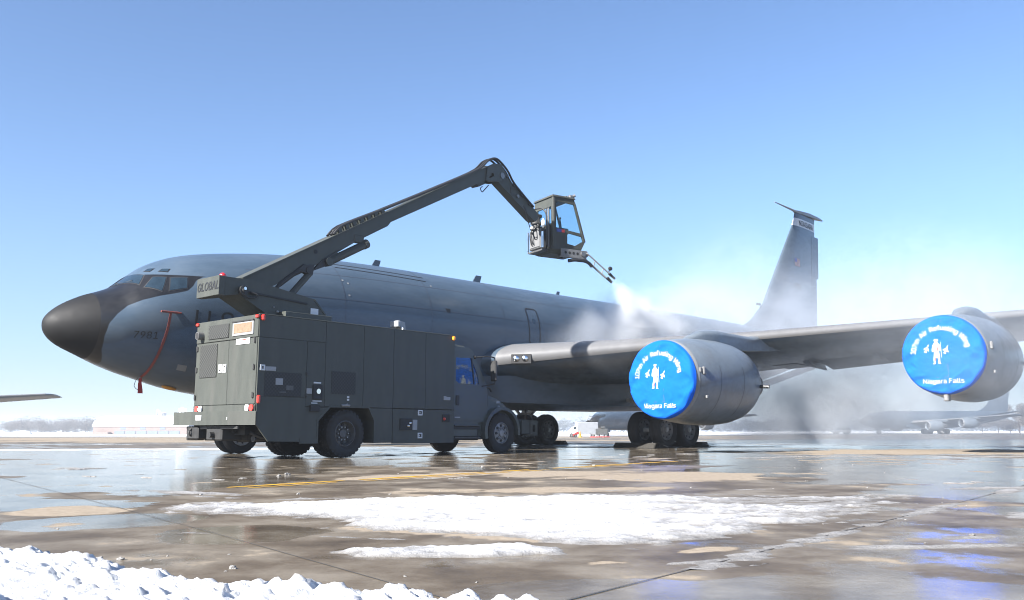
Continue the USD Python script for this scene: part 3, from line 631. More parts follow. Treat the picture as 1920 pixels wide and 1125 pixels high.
JET = [(0, .13), (.012, .09), (.016, .04), (.075, -.03), (.075, -.045), (.018, -.03), (.016, -.075), (.035, -.095), (.035, -.108), (0, -.10), (-.035, -.108), (-.035, -.095), (-.016, -.075), (-.018, -.03), (-.075, -.045), (-.075, -.03), (-.016, .04), (-.012, .09)]
MAN = [(-.03, .26), (-.05, .24), (-.075, .20), (-.095, .13), (-.10, .06), (-.07, .05), (-.06, .10), (-.055, .02), (-.065, -.05), (-.075, -.14), (-.07, -.21), (-.10, -.235), (-.03, -.235), (-.02, -.12), (.0, -.06), (.025, -.12), (.03, -.235), (.09, -.235), (.065, -.21), (.068, -.12), (.06, -.04), (.055, .04), (.06, .12), (.075, .06), (.10, .065), (.095, .14), (.07, .21), (.045, .24), (.03, .26)]
covers = {}
for side, k, c in NAC:
    if side > 0: continue
    CV = thing('engine_cover', ['bright blue fabric cover over the intake of the inboard engine, nearest the truck', 'hazy blue fabric cover over the intake of the outboard engine at the right'][k], 'engine cover', aw(*c), AH, 'blue engine intake covers')
    n = 96; t = np.arange(n) * 2 * np.pi / n
    rings = []
    for u in np.linspace(0, 1, 34): rings.append((-.075 - .05 * (1 - u * u), .955 * u))
    rings += [(-.06, .985), (-.03, 1.005), (.0, 1.012), (.03, 1.02), (.05, 1.03), (.06, 1.025), (.062, 1.005)]
    V = np.array([[(x, r * math.cos(q), r * math.sin(q)) for q in t] for x, r in rings])
    rr_ = np.hypot(V[..., 1], V[..., 2]); ang = np.arctan2(V[..., 2], V[..., 1])
    wr = meshkit.fbm(np.stack([V[..., 1] * 3 + 10 * k, V[..., 2] * 3, 0 * rr_], -1), 4, 31) - .5
    fold = np.sin(ang * 9 + 5 * wr) * np.exp(-((rr_ - .9) / .16) ** 2) * .030 + (np.abs(np.sin((V[..., 1] * .6 + V[..., 2]) * 9 + 6 * wr)) ** 6) * .026 * sstep(.45, .8, rr_) * (V[..., 2] < .2)
    V[..., 0] += wr * .06 * sstep(.05, .5, 1.05 - rr_) - fold * (rr_ < 1.0)
    mk = grid_mesh(V, close=True)
    if mk.face_normals[20 * n + 5][0] > 0: mk.faces = mk.faces[:, ::-1]
    cl = obj('fabric', mk, 'cover_blue', CV, smooth=True)
    def xface(y, z):
        r = np.clip(np.hypot(y, z), 0, .97); a = np.arctan2(z, y) % (2 * np.pi); i = np.interp(r, [q[1] for q in rings[:34]], np.arange(34)); j = (a / (2 * np.pi) * n)
        i0 = np.clip(i.astype(int), 0, 32); j0 = j.astype(int) % n; fi = (i - i0); fj = j - np.floor(j)
        g = lambda ii, jj: V[ii, jj % n, 0]
        return (1 - fi) * ((1 - fj) * g(i0, j0) + fj * g(i0, j0 + 1)) + fi * ((1 - fj) * g(i0 + 1, j0) + fj * g(i0 + 1, j0 + 1))
    def on_cover(m, off=.012):
        m = join(m).copy(); v = m.vertices.copy()
        y, z = -v[:, 0], v[:, 1]
        m.vertices = np.stack([xface(y, z) - off - v[:, 2], y, z], -1); return m
    obj('lettering', on_cover(arc_text('107th Air Refueling Wing', .625, .128, 0, .150)), 'print_white', cl, smooth=False)
    lo = join([text('Niagara Falls', .12, .003, False)]); lo.apply_translation([-(lo.bounds[0][0] + lo.bounds[1][0]) / 2, -.74, 0])
    wa_ = text('Niagara', .12, .003, False); wb2 = text('Falls', .12, .003, False)
    wa_.apply_translation([lo.bounds[0][0] - wa_.bounds[0][0], -.74, 0]); wb2.apply_translation([lo.bounds[1][0] - wb2.bounds[1][0], -.74, 0])
    for w2 in (wa_, wb2): obj('lettering', on_cover(w2), 'print_white', cl, smooth=False)
    em = [poly2(np.array(MAN) * 1.12), poly2([(math.cos(q) * .035, .315 + .042 * math.sin(q)) for q in np.linspace(0, 6.2, 14)]), poly2([(-.07, .345), (.07, .345), (.03, .375), (-.03, .375)]), poly2([(.105, .30), (.115, .30), (.115, -.1), (.105, -.1)])]
    for sx in (-1, 1):
        j = poly2(JET); j.apply_transform(trimesh.transformations.rotation_matrix(-.45, [0, 0, 1])); j.apply_translation([sx * .235 + .0, .14 - .05 * (sx > 0), 0]); em.append(j)
    for j in em: j.apply_translation([-.10, .02, 0])
    obj('emblem', on_cover(em), 'print_white', cl, smooth=False)
    obj('emblem_shading', on_cover([poly2(np.array([(.01, .2), (.05, .16), (.04, .05), (.0, .1)]) + [-.10, .02]), poly2(np.array([(-.06, -.08), (-.02, -.1), (-.03, -.2), (-.06, -.19)]) + [-.10, .02]), poly2(np.array([(.03, -.02), (.055, -.1), (.05, -.2), (.035, -.18)]) + [-.10, .02])], .017), 'print_red', cl, smooth=False)
    obj('emblem_shading', on_cover([poly2(np.array([(-.07, .17), (-.045, .17), (-.05, .02), (-.062, .02)]) + [-.10, .02]), poly2(np.array([(-.02, .1), (.01, .05), (.0, -.03), (-.03, .0)]) + [-.10, .02])], .017), 'print_grey', cl, smooth=False)
    for zc, w, h in ((-.42, .30, .34), (.86, .12, .01)):
        y0 = -.01; obj('stitched_patch', on_cover([poly2([(y0 - w / 2, zc - h / 2), (y0 + w / 2, zc - h / 2), (y0 + w / 2, zc - h / 2 + .012), (y0 - w / 2, zc - h / 2 + .012)], .001), poly2([(y0 + w / 2, zc - h / 2), (y0 + w / 2 + .012, zc - h / 2), (y0 + w / 2 + .012, zc + h / 2), (y0 + w / 2, zc + h / 2)], .001)], .004), 'print_blue', cl, smooth=False)
    if k == 1: obj('strap', [bx(.0, .22, -.06, .06, -1.19, -1.0, .02)], 'wheel_grey', CV)
    else: obj('strap', [bx(.2, .30, -1.06, -1.0, .15, .28, .02)], 'wheel_grey', CV)
PC_ = thing('probe_cover', 'long red cloth streamer sleeve hung from the probe on the aircraft nose', 'probe cover', aw(2.3, -1.40, 3.33), AH)
p0 = np.array((0, 0, 0.0))
obj('sleeve', [bx(-.22, .28, -.06, -.02, -.015, .03, .01)], 'strap_red', PC_)
pts = [np.array((0.02, -.04, 0)), np.array((.0, -.02, -.35)), np.array((-.05, .12, -.8)), np.array((-.10, .52, -1.22)), np.array((-.13, .95, -1.48))]
q = np.array(PC(np.linspace(0, 1, 5), np.array(pts))(np.linspace(0, 1, 26)))
sy = np.array([-(float(fus_y(2.3 + a[0], 3.33 + a[2])) + .03) + 1.40 for a in q]); q[:, 1] = sy
wv = np.stack([q + np.array([-.028, 0, .012]), q + np.array([.028, 0, -.012]), q + np.array([.028, -.006, -.012]), q + np.array([-.028, -.006, .012])], 1)
obj('strap', grid_mesh(wv, close=True), 'strap_red', PC_, smooth=False)
e = q[-1]
v = np.array([[(e[0] + s * (.035 + .03 * u) - .01 * math.sin(5 * u), e[1] - .02 + d, e[2] - .02 - .36 * u) for s, d in ((-1, 0), (1, .01), (1, .018), (-1, .008))] for u in np.linspace(0, 1, 8)])
obj('tail_ribbon', grid_mesh(v, close=True), 'cloth_red', PC_, smooth=False)
obj('cord', tube([e, e + [-.1, -.01, -.06], e + [-.14, 0, -.2], e + [-.04, 0, -.3]], .008, 5), 'print_grey', PC_)
ST_ = thing('remove_streamer', 'thin red warning streamer hanging below the aircraft belly', 'streamer', aw(15.9, .0, 1.18), AH)
obj('ribbon', grid_mesh(np.array([[(.02 * u + s * .022, .0 + d, -.75 * u) for s, d in ((-1, 0), (1, 0), (1, .008), (-1, .008))] for u in np.linspace(0, 1, 6)]), close=True), 'strap_red', ST_, smooth=False)
def chock(x, y, lab, w=.75):
    p = aw(x, y, 0); C_ = thing('wheel_chock', lab, 'wheel chock', p, AH)
    obj('wedge', prism_y([(-.26, .006), (.26, .006), (.12, .17), (-.12, .17)], -w, w), 'wood', C_, smooth=False)
    obj('rope', tube([(0, -w - .01, .1), (.1, -w - .12, .05), (.25, -w - .05, .02)], .012, 5), 'label_grey', C_)
chock(18.0, -3.36, 'brown wooden chock in front of the near main wheels, below the inboard engine', .95)
chock(20.92, -3.36, 'brown wooden chock behind the rear pair of the near main wheels')
chock(20.92, 3.36, 'brown wooden chock behind the far main wheels, right of the truck bumper')

# ------------------------------------------------------------------ de-icing truck: local x forward, y from the right side (0) to the left (2.43), z up
TRX, TRY, TRH = -3.648, 19.376, 48.82
K = thing('deicing_truck', 'dark green de-icing truck with raised boom and operator cab, parked beside the aircraft nose', 'truck', (TRX, TRY, 0), TRH)
W_ = 2.43
body = obj('body', [bx(-2.28, 3.34, .012, W_ - .012, 1.10, 2.93), bx(-2.0, -.78, .3, W_ - .3, .75, 1.1), bx(.9, 3.3, .1, W_ - .1, .42, 1.1)], 'truck_green', K, smooth=False)
# side skin: separate panels with open joints between them
def panel_poly(x0, x1, z0, z1): return [(x0 + .005, z0 + .005), (x1 - .005, z0 + .005), (x1 - .005, z1 - .005), (x0 + .005, z1 - .005)]
SP = [panel_poly(-2.29, -.62, 2.48, 2.945), panel_poly(-2.29, -1.10, 1.28, 2.48), panel_poly(-1.10, -.62, 1.09, 2.48), panel_poly(-.62, .44, 1.10, 2.945), panel_poly(.44, 1.33, 1.10, 2.945), panel_poly(1.33, 2.35, 1.10, 2.945), panel_poly(2.35, 3.345, 1.10, 2.945),
      [(-2.285, 1.275), (-1.10, 1.275), (-1.10, 1.08), (-.62, 1.08), (-.46, 1.095), (-.76, .80), (-.78, .345), (-1.98, .37), (-2.27, .70)],
      [(.62, 1.09), (1.32, 1.09), (1.32, .31), (.79, .31), (.78, .81)], panel_poly(1.33, 3.34, .285, 1.09)]
for y0, y1 in ((-.006, .03), (W_ - .03, W_ + .006)):
    for q in SP: obj('side_panel', prism_y(q, y0, y1), 'truck_green', body, smooth=False)
obj('wheel_arch', [prism_y(Polygon([(-.80, .32), (-.80, .82), (-.47, 1.13), (.63, 1.13), (.82, .82), (.82, .31), (.775, .31), (.775, .805), (.61, 1.085), (-.45, 1.085), (-.755, .79), (-.755, .32)]), -.012, .5)], 'truck_green', body, smooth=False)
obj('arch_liner', [bx(-.78, .80, .55, W_ - .55, .55, 1.12)], 'frame_black', body, smooth=False)
obj('mudflap', [bx(-1.22, -.77, -.01, .01, .315, .40), bx(-1.22, -.77, -.014, .012, .06 + .26, .42)], 'truck_green', body, smooth=False)
obj('roof_edge', [bx(-2.29, 3.345, -.006, .05, 2.945, 2.965, .008), bx(-.62, 3.345, -.006, W_, 2.93, 2.95)], 'truck_green', body)
# rear wall
obj('rear_door', [bx(-2.305, -2.28, .03, 1.085, 1.125, 2.47, .006)], 'truck_green', body, smooth=False)
obj('rear_door', [bx(-2.305, -2.28, 1.095, 2.39, 1.125, 2.47, .006)], 'truck_green', body, smooth=False)
obj('rear_panel', [bx(-2.308, -2.28, .01, W_ - .01, 2.485, 2.945, .006)], 'truck_green', body, smooth=False)
obj('rear_panel', [bx(-2.306, -2.28, .01, W_ - .01, .98, 1.115, .006)], 'truck_green', body, smooth=False)
RX = -2.316
def rear_rect(name, y0, y1, z0, z1, m, parent=body, d=.012): return obj(name, [bx(RX - d, RX + .012, y0, y1, z0, z1, .004)], m, parent, smooth=False)
rear_rect('vent_grille', 1.10, 1.90, 2.54, 2.84, 'punched_sheet'); rear_rect('vent_grille', 1.53, 2.22, 1.72, 2.43, 'punched_sheet', d=.006)
wb_ = rear_rect('work_light_window', .16, .94, 2.55, 2.85, 'label_grey'); rear_rect('frame', .15, .95, 2.83, 2.86, 'frame_black', wb_, .03); rear_rect('glass', .21, .89, 2.60, 2.80, 'lamp_tan', wb_, .02)
ex_ = obj('exhaust_pipe', [cyl((-2.44, 2.18, 2.64), (-2.28, 2.18, 2.64), .085, 20)], 'steel_grey', body); obj('bore', [cyl((-2.445, 2.18, 2.64), (-2.43, 2.18, 2.64), .068, 18)], 'dark_gap', ex_)
lb = rear_rect('warning_label', .28, .80, 2.36, 2.48, 'label_white', d=.004); rear_rect('red_band', .40, .72, 2.44, 2.465, 'label_red', lb, .007)
for y in (1.21, 1.38):
    l_ = rear_rect('placard', y - .065, y + .065, 1.80, 1.98, 'label_white', d=.004); rear_rect('symbol', y - .02, y + .03, 1.83, 1.87, 'frame_black', l_, .007); rear_rect('symbol', y - .03, y + .02, 1.91, 1.95, 'frame_black', l_, .007)
for y, m in ((2.23, 'lens_red'), (2.09, 'lens_white'), (.26, 'lens_white'), (.10, 'lens_red')):
    b_ = obj('tail_light', [cyl((-2.318, y, 1.045), (-2.30, y, 1.045), .082, 20)], 'frame_black', body); obj('lens', [cyl((-2.345, y, 1.045), (-2.31, y, 1.045), .068, 20)], m, b_)
for y, z in ((.03, 2.9), (2.38, 2.9)): obj('marker_light', [bx(-2.35, -2.30, y - .05, y + .05, z - .03, z + .035, .012)], 'lens_red', body)
obj('marker_light', [bx(-2.26, -2.18, -.06, 0, 2.82, 2.945, .02)], 'lens_red', body, label='red clearance lamp high on the rear corner'); obj('marker_light', [bx(-2.29, -2.21, -.05, 0, 1.13, 1.30, .02)], 'lens_red', body)
obj('marker_light', [bx(3.24, 3.33, -.06, 0, 2.83, 2.93, .02)], 'lens_amber', body)
for y, z in ((.10, 2.42), (.10, 1.87), (.10, 1.30), (2.36, 2.36), (2.36, 1.9), (2.36, 1.3)): obj('hinge', [bx(-2.33, -2.30, y - .03, y + .02, z - .05, z + .05, .006), cyl((-2.33, y, z - .06), (-2.33, y, z + .06), .012, 8)], 'frame_black', body)
bm = obj('rear_bumper', [hull([(-2.62, .48, .70), (-2.62, 2.66, .70), (-2.62, .48, .98), (-2.62, 2.66, .98), (-2.30, -.02, .70), (-2.30, 2.66, .70), (-2.30, -.02, .98), (-2.30, 2.66, .98)])], 'truck_green', K, smooth=False)
obj('number_plate', [bx(-2.63, -2.61, 1.5, 1.72, .80, .91, .004)], 'label_white', bm); obj('reflector', [bx(-2.628, -2.61, .49, .53, .80, .86, .004)], 'label_grey', bm)
obj('tow_hitch', [bx(-2.5, -2.0, .9, 1.5, .38, .68, .03), bx(-2.55, -2.3, 1.75, 2.2, .40, .68, .03), cyl((-2.6, 1.2, .5), (-2.4, 1.2, .5), .06, 14), tube([(-2.52, 2.0, .66), (-2.6, 2.0, .55), (-2.56, 2.0, .48), (-2.48, 2.0, .53)], .02, 8), bx(-2.5, -2.46, .3, 2.3, .62, .68), bx(-2.45, -2.2, 2.05, 2.4, .38, .66, .02)], 'frame_black', K)
obj('chassis_frame', [bx(-2.3, 5.9, .78, .88, .55, .85), bx(-2.3, 5.9, 1.55, 1.65, .55, .85), bx(-2.2, -2.1, .5, 1.9, .5, .8), cyl((-1.9, .5, .52), (-.7, .5, .5), .1, 14), cyl((-2.1, .35, .42), (-1.2, .6, .46), .06, 12), bx(-1.8, -1.2, 1.0, 1.5, .34, .6, .05), cyl((0, .3, .53), (0, 2.13, .53), .11, 16), ball((0, 1.215, .53), .24, 2), cyl((5.2, .3, .5), (5.2, 2.1, .5), .09, 12), tube([(-2.2, .3, .55), (-1.9, .25, .45), (-1.6, .4, .5), (-1.3, .3, .42)], .035, 8), bx(2.0, 3.0, .3, .7, .35, .8, .06)], 'frame_black', K)
# right side fittings (stand 6 mm or more proud of the panels)
def side_rect(name, x0, x1, z0, z1, m, parent=body, d=.010, **kw): return obj(name, [bx(x0, x1, -.006 - d, .0, z0, z1, min(.004, d * .4))], m, parent, smooth=False, **kw)
g_ = side_rect('vent_grille', -2.12, -1.22, 1.29, 1.78, 'punched_dark', d=.006); side_rect('vent_grille', -.45, .22, 1.38, 1.87, 'punched_dark', d=.006)
side_rect('coolant_tank', -1.86, -1.68, 1.52, 1.66, 'label_grey', g_, .009); side_rect('pipework', -1.60, -1.42, 1.42, 1.52, 'rim_grey', g_, .009); side_rect('pipework', -1.76, -1.60, 1.36, 1.39, 'rim_grey', g_, .010)
l_ = side_rect('instruction_label', -2.24, -2.12, 1.80, 1.92, 'label_white'); side_rect('instruction_label', -2.115, -1.86, 1.80, 1.89, 'label_grey'); side_rect('symbol', -2.20, -2.155, 1.83, 1.89, 'rim_grey', l_, .013)
gx = side_rect('gauge_box', -.93, -.69, 1.25, 1.56, 'dark_gap', d=.03); obj('gauge', [cyl((-.80, -.05, 1.42), (-.80, -.03, 1.42), .055, 18)], 'chrome', gx); side_rect('instruction_label', -.91, -.72, 1.585, 1.62, 'label_white'); side_rect('instruction_label', -.93, -.69, 1.20, 1.225, 'label_white'); side_rect('info_plate', -1.09, -.95, 1.36, 1.48, 'label_grey')
side_rect('socket_box', -1.00, -.76, .99, 1.13, 'dark_gap', d=.05); side_rect('instruction_label', -.96, -.80, 1.155, 1.18, 'label_white')
for z in (1.26, 1.32): side_rect('small_sign', -.01, .05, z - .022, z + .022, 'label_white')
obj('hook', [cyl((-.06, -.03, 1.14), (.0, -.03, 1.16), .02, 8), cyl((-.16, -.02, 1.135), (.06, -.02, 1.135), .025, 8)], 'label_grey', body)
side_rect('recess_box', 1.55, 1.93, .60, .87, 'dark_gap', d=.02); obj('filler_valve', [ball((1.86, -.03, .76), .035, 2), cyl((1.76, -.03, .70), (1.82, -.05, .70), .03, 10)], 'chrome', body); side_rect('instruction_label', 1.95, 2.10, .60, .84, 'label_grey')
for z in (.47, 1.01):
    l_ = side_rect('placard', 2.12, 2.27, z - .065, z + .065, 'label_white'); side_rect('symbol', 2.15, 2.24, z - .035, z + .04, 'truck_dark', l_, .013); side_rect('symbol', 2.165, 2.19, z - .02, z + .02, 'label_white', l_, .015)
side_rect('recess_box', 2.93, 3.18, .80, .98, 'dark_gap', d=.018); obj('filler_valve', [ball((2.98, -.03, .87), .04, 2)], 'lens_red', body); side_rect('instruction_label', 2.97, 3.2, 1.33, 1.41, 'label_grey'); side_rect('instruction_label', 2.97, 3.06, 1.40, 1.43, 'label_grey')
obj('door_latch', [bx(-1.12, -1.06, -.03, .0, 1.75, 1.83, .01)], 'truck_dark', body); obj('door_latch', [bx(-1.12, -1.07, -.03, .0, 1.3, 1.37, .01)], 'truck_dark', body)
sp_ = obj('spotlight', [bx(1.92, 2.02, .55, .85, 3.1, 3.26, .02), hull([(2.0, .6, 3.27), (2.22, .62, 3.24), (2.0, .95, 3.27), (2.22, .92, 3.24), (2.26, .62, 2.95), (2.26, .92, 2.95), (2.12, .62, 2.95), (2.12, .92, 2.95)])], 'label_grey', body, smooth=False); obj('lens', [cyl((2.08, .6, 3.05), (2.11, .58, 3.05), .07, 12)], 'lens_white', sp_)
# cab
cabp = [(3.38, .45), (3.38, 2.62), (3.46, 2.70), (4.02, 2.70), (4.16, 2.60), (4.66, 1.76), (4.70, 1.58), (4.70, .8), (4.35, .8), (4.30, .45)]
CB = obj('cab', [prism_y(Polygon(cabp).difference(Polygon([(3.48, 1.80), (3.48, 2.43), (4.06, 2.45), (4.30, 2.05), (4.36, 1.76), (3.60, 1.76)])), .12, .17), prism_y(Polygon(cabp).difference(Polygon([(3.48, 1.80), (3.48, 2.43), (4.06, 2.45), (4.36, 1.76)])), 2.26, 2.31),
                 bx(3.38, 4.70, .17, 2.26, .45, 1.72), bx(3.38, 3.43, .17, 2.26, 1.72, 2.66), hull([(3.40, y, 2.62) for y in (.14, 2.29)] + [(3.46, y, 2.695) for y in (.17, 2.26)] + [(4.02, y, 2.695) for y in (.17, 2.26)] + [(4.16, y, 2.59) for y in (.14, 2.29)]),
                 hull([(4.10, .13, 2.58), (4.18, .13, 2.58), (4.66, .13, 1.74), (4.58, .13, 1.74), (4.10, .21, 2.58), (4.18, .21, 2.58), (4.66, .21, 1.74), (4.58, .21, 1.74)])], 'cab_green', K, smooth=False)
obj('roof_fairing', [hull([(3.40, y, 2.66) for y in (.22, 2.2)] + [(3.42, y, 2.79) for y in (.3, 2.1)] + [(3.98, y, 2.76) for y in (.3, 2.1)] + [(4.04, y, 2.68) for y in (.25, 2.15)])], 'cab_green', CB)
obj('windscreen', [hull([(4.12, .21, 2.57), (4.60, .21, 1.74), (4.12, 2.24, 2.57), (4.60, 2.24, 1.74), (4.125, .21, 2.575), (4.605, .21, 1.745), (4.125, 2.24, 2.575), (4.605, 2.24, 1.745)])], 'cab_glass', CB, smooth=False)
D_ = obj('door', [prism_y(Polygon([(3.43, .84), (3.43, 2.52), (4.10, 2.53), (4.42, 2.0), (4.50, 1.66), (4.50, 1.2), (4.34, .84)]).difference(Polygon([(3.50, 1.84), (3.50, 2.42), (4.05, 2.44), (4.28, 2.05), (4.36, 1.77), (3.62, 1.77)])), .10, .122)], 'cab_green', CB, smooth=False)
obj('window', [prism_y([(3.49, 1.83), (3.49, 2.43), (4.06, 2.45), (4.29, 2.05), (4.37, 1.765), (3.61, 1.765)], .108, .113)], 'cab_glass', D_, smooth=False)
obj('window_bar', [hull([(4.06, .095, 2.44), (4.09, .095, 2.44), (4.06, .12, 2.44), (4.16, .095, 1.76), (4.19, .095, 1.76), (4.16, .12, 1.76)])], 'frame_black', D_); obj('handle', [bx(3.50, 3.62, .08, .102, 1.22, 1.47, .02)], 'frame_black', D_)
obj('door_lettering', [tf(text('DI-25', .05, .003), (3.48, .098, .90), (1, 0, 0), (0, 0, 1))] if False else [bx(3.47, 3.66, .096, .10, .90, .93)], 'label_grey', D_, smooth=False)
for y in (.62, 1.75): obj('seat', [bx(3.5, 3.68, y - .25, y + .25, 1.3, 2.18, .06), bx(3.53, 3.68, y - .13, y + .13, 2.18, 2.4, .04)], 'truck_dark', CB)
obj('steering_wheel', [tf(trimesh.creation.torus(.2, .018, 24, 8), (4.2, 1.75, 1.83), (.5, 0, -.86), (0, 1, 0))], 'frame_black', CB)
obj('dashboard', [bx(4.28, 4.62, .2, 2.22, 1.5, 1.74, .04)], 'truck_dark', CB)
# bonnet with sloping nose and wheel-arch wing
HB = []
hx = [(4.70, 1.64, .30), (4.95, 1.60, .31), (5.25, 1.52, .33), (5.55, 1.38, .36), (5.8, 1.20, .40), (5.95, 1.0, .44), (6.0, .80, .46)]
V = np.array([[(x, .12 + ins * .2, .75), (x, .12 + ins * .2, zt - .28), (x, .12 + ins * .5, zt - .10), (x, .12 + ins * 1.4, zt - .02), (x, 1.215, zt), (x, 2.31 - ins * 1.4, zt - .02), (x, 2.31 - ins * .5, zt - .10), (x, 2.31 - ins * .2, zt - .28), (x, 2.31 - ins * .2, .75)] for x, zt, ins in hx])
HD = obj('bonnet', [grid_mesh(V, flip=False), hull(np.vstack([V[-1], V[-1] + [.01, 0, 0]]))], 'cab_green', K, smooth=45)
t = np.linspace(np.radians(-8), np.radians(196), 30)
for y0, y1 in ((.02, .42), (2.01, 2.41)):
    v = np.array([[(5.2 + .70 * math.cos(a), y0, .55 + .66 * math.sin(a)), (5.2 + .60 * math.cos(a), y0 - .01 * (1 if y0 < 1 else -1), .55 + .57 * math.sin(a)), (5.2 + .60 * math.cos(a), y1, .55 + .57 * math.sin(a)), (5.2 + .70 * math.cos(a), y1, .55 + .66 * math.sin(a))] for a in t])
    obj('wing_arch', [grid_mesh(v, close=True)], 'cab_green', HD, smooth=50)
for y in (.22, 1.96): obj('headlight', [bx(5.90, 6.02, y, y + .26, .84, 1.02, .03)], 'lens_white', HD)
obj('badge', [bx(5.12, 5.27, .185, .205, 1.30, 1.36, .004), bx(5.14, 5.26, .185, .205, 1.215, 1.245, .004)], 'label_grey', HD)
obj('bonnet_intake', [bx(4.62, 4.78, .17, .20, 1.2, 1.55, .01)], 'truck_dark', HD); obj('cowl_rail', [tube([(4.45, .12, 1.66), (4.9, .3, 1.72), (5.15, .4, 1.63)], .03, 8)], 'frame_black', HD)
FB_ = obj('front_bumper', [prism_x(Polygon([(.0, .50), (.0, .86), (.62, .86), (1.81, .86), (2.43, .86), (2.43, .50), (1.9, .44), (.5, .44)]), 6.30, 6.40), hull([(6.0, .05, .5), (6.0, .05, .86), (6.35, .02, .5), (6.35, .02, .86), (6.0, .09, .5), (6.0, .09, .86), (6.35, .06, .5), (6.35, .06, .86)]), bx(5.9, 6.3, .8, .9, .5, .75), bx(5.9, 6.3, 1.53, 1.63, .5, .75)], 'truck_green', K, smooth=False)
bp = Polygon([(5.98, .90), (6.98, .86), (6.98, .44), (6.32, .44)]).difference(Polygon([(6.58, .55), (6.86, .55), (6.86, .73), (6.58, .73)]))
obj('bumper_extension', [prism_y(bp, .30, .34), prism_y(bp, 2.09, 2.13), bx(6.94, 6.98, .34, 2.09, .46, .84)], 'truck_green', FB_, smooth=False); obj('tow_eye', [bx(6.59, 6.85, .36, .40, .56, .72)], 'dark_gap', FB_, smooth=False)
# mirrors, steps
MI = obj('mirror', [bx(4.66, 4.76, -.20, .0, 1.86, 2.40, .03)], 'frame_black', CB); obj('mirror_arm', [tube([(4.2, .12, 2.46), (4.5, -.05, 2.50), (4.74, -.1, 2.47)], .018, 6), tube([(4.74, -.1, 2.47), (4.76, -.1, 2.1), (4.74, -.1, 1.80)], .014, 6), tube([(4.45, .12, 1.72), (4.6, 0, 1.76), (4.74, -.1, 1.80)], .018, 6), ball((4.2, .11, 2.47), .05, 1)], 'frame_black', MI)
SB = obj('step_box', [bx(3.42, 4.42, .16, .7, .34, .80, .02), bx(3.40, 4.40, .10, .16, .62, .70, .01), bx(3.40, 4.45, .08, .16, .36, .42, .01)], 'frame_black', K); obj('step', [bx(3.44, 4.34, .06, .30, .70, .73, .008)], 'rim_grey', SB); obj('step', [bx(3.44, 4.36, .06, .30, .40, .43, .008)], 'rim_grey', SB)
# road wheels
def road_wheel(x, y, r, w, out, lug):
    h = w / 2
    o = obj('wheel', lathe_y([(-h * .75, r * .52), (-h, r * .66), (-h * 1.0, r * .82), (-h * .86, r * .93), (-h * .80, r * .965), (h * .80, r * .965), (h * .86, r * .93), (h, r * .82), (h, r * .66), (h * .75, r * .52)], (x, y, r), 48), 'truck_tyre', K, smooth=35)
    m = []
    nl = 30 if lug else 44
    for k in range(nl):
        a = k * 2 * np.pi / nl; da = (.60 if lug else .72) * np.pi / nl
        for s, ph in ((-1, 0), (1, .5)):
            a2 = a + ph * 2 * np.pi / nl; pts = []
            for b in (a2 - da, a2 + da):
                for yy, r0 in ((s * h * .98, r * .86), (s * h * .86, r * .995), (s * h * .12, r), (s * h * .12, r * .95), (s * h * .9, r * .84)): pts.append((x + r0 * math.cos(b + .10 * (1 - abs(yy) / h)), y + yy, r + r0 * math.sin(b + .10 * (1 - abs(yy) / h))))
            m.append(hull(pts))
    obj('tread', m, 'truck_tyre', o, smooth=False)
    s = out
    rim = lathe_y([(s * h * .80, r * .54), (s * h * .86, r * .50), (s * h * .62, r * .475), (s * h * (.05 if lug else .60), r * .43), (s * h * (.0 if lug else .66), r * .30), (s * h * (.06 if lug else .7), r * .2), (s * h * (.3 if lug else .92), r * .17), (s * h * (.32 if lug else .95), .001)], (x, y, r), 36)
    if s < 0: rim.faces = rim.faces[:, ::-1]
    obj('rim', rim, 'rim_grey' if lug else 'hub_metal', o, smooth=35)
    base = s * h * (.04 if lug else .64)
    obj('wheel_nut', [cyl((x + r * .27 * math.cos(a), y + base, r + r * .27 * math.sin(a)), (x + r * .27 * math.cos(a), y + base + s * .05, r + r * .27 * math.sin(a)), .018, 6) for a in np.arange(10) * 2 * np.pi / 10], 'hub_metal', o, smooth=False)
    obj('hand_hole', [cyl((x + r * .375 * math.cos(a), y + base - s * .02, r + r * .375 * math.sin(a)), (x + r * .375 * math.cos(a), y + base + s * .02, r + r * .375 * math.sin(a)), .035, 10) for a in np.arange(8) * 2 * np.pi / 8], 'dark_gap', o, smooth=False)
for y, o in ((.15, -1), (.49, 1), (1.94, -1), (2.28, 1)): road_wheel(0.0, y, .525, .29, o, True)
for y, o in ((.19, -1), (2.24, 1)): road_wheel(5.2, y, .52, .29, o, False)
# turret, counterweight and boom
TB = obj('turret', [prism_y([(-2.42, 3.42), (-2.33, 3.78), (-2.0, 3.78), (-.36, 3.54), (-.05, 3.24), (-.2, 2.95), (-1.3, 2.95), (-1.62, 3.09), (-2.3, 3.44)], .80, .88), prism_y([(-2.42, 3.42), (-2.33, 3.78), (-2.0, 3.78), (-.36, 3.54), (-.05, 3.24), (-.2, 2.95), (-1.3, 2.95), (-1.62, 3.09), (-2.3, 3.44)], 1.52, 1.60),
                    prism_y([(-2.3, 3.44), (-2.2, 3.5), (-.5, 3.3), (-.2, 2.95), (-1.3, 2.95), (-1.62, 3.09)], .86, 1.54), hull([(-.36, y, 3.54) for y in (.79, 1.61)] + [(-.04, y, 3.22) for y in (.79, 1.61)] + [(-.38, y, 3.51) for y in (.79, 1.61)] + [(-.07, y, 3.19) for y in (.79, 1.61)]), cyl((-1.0, 1.2, 2.93), (-1.0, 1.2, 2.97), .7, 32), bx(-1.3, -.06, .55, .82, 2.93, 3.16, .01)], 'truck_green', K, smooth=False)
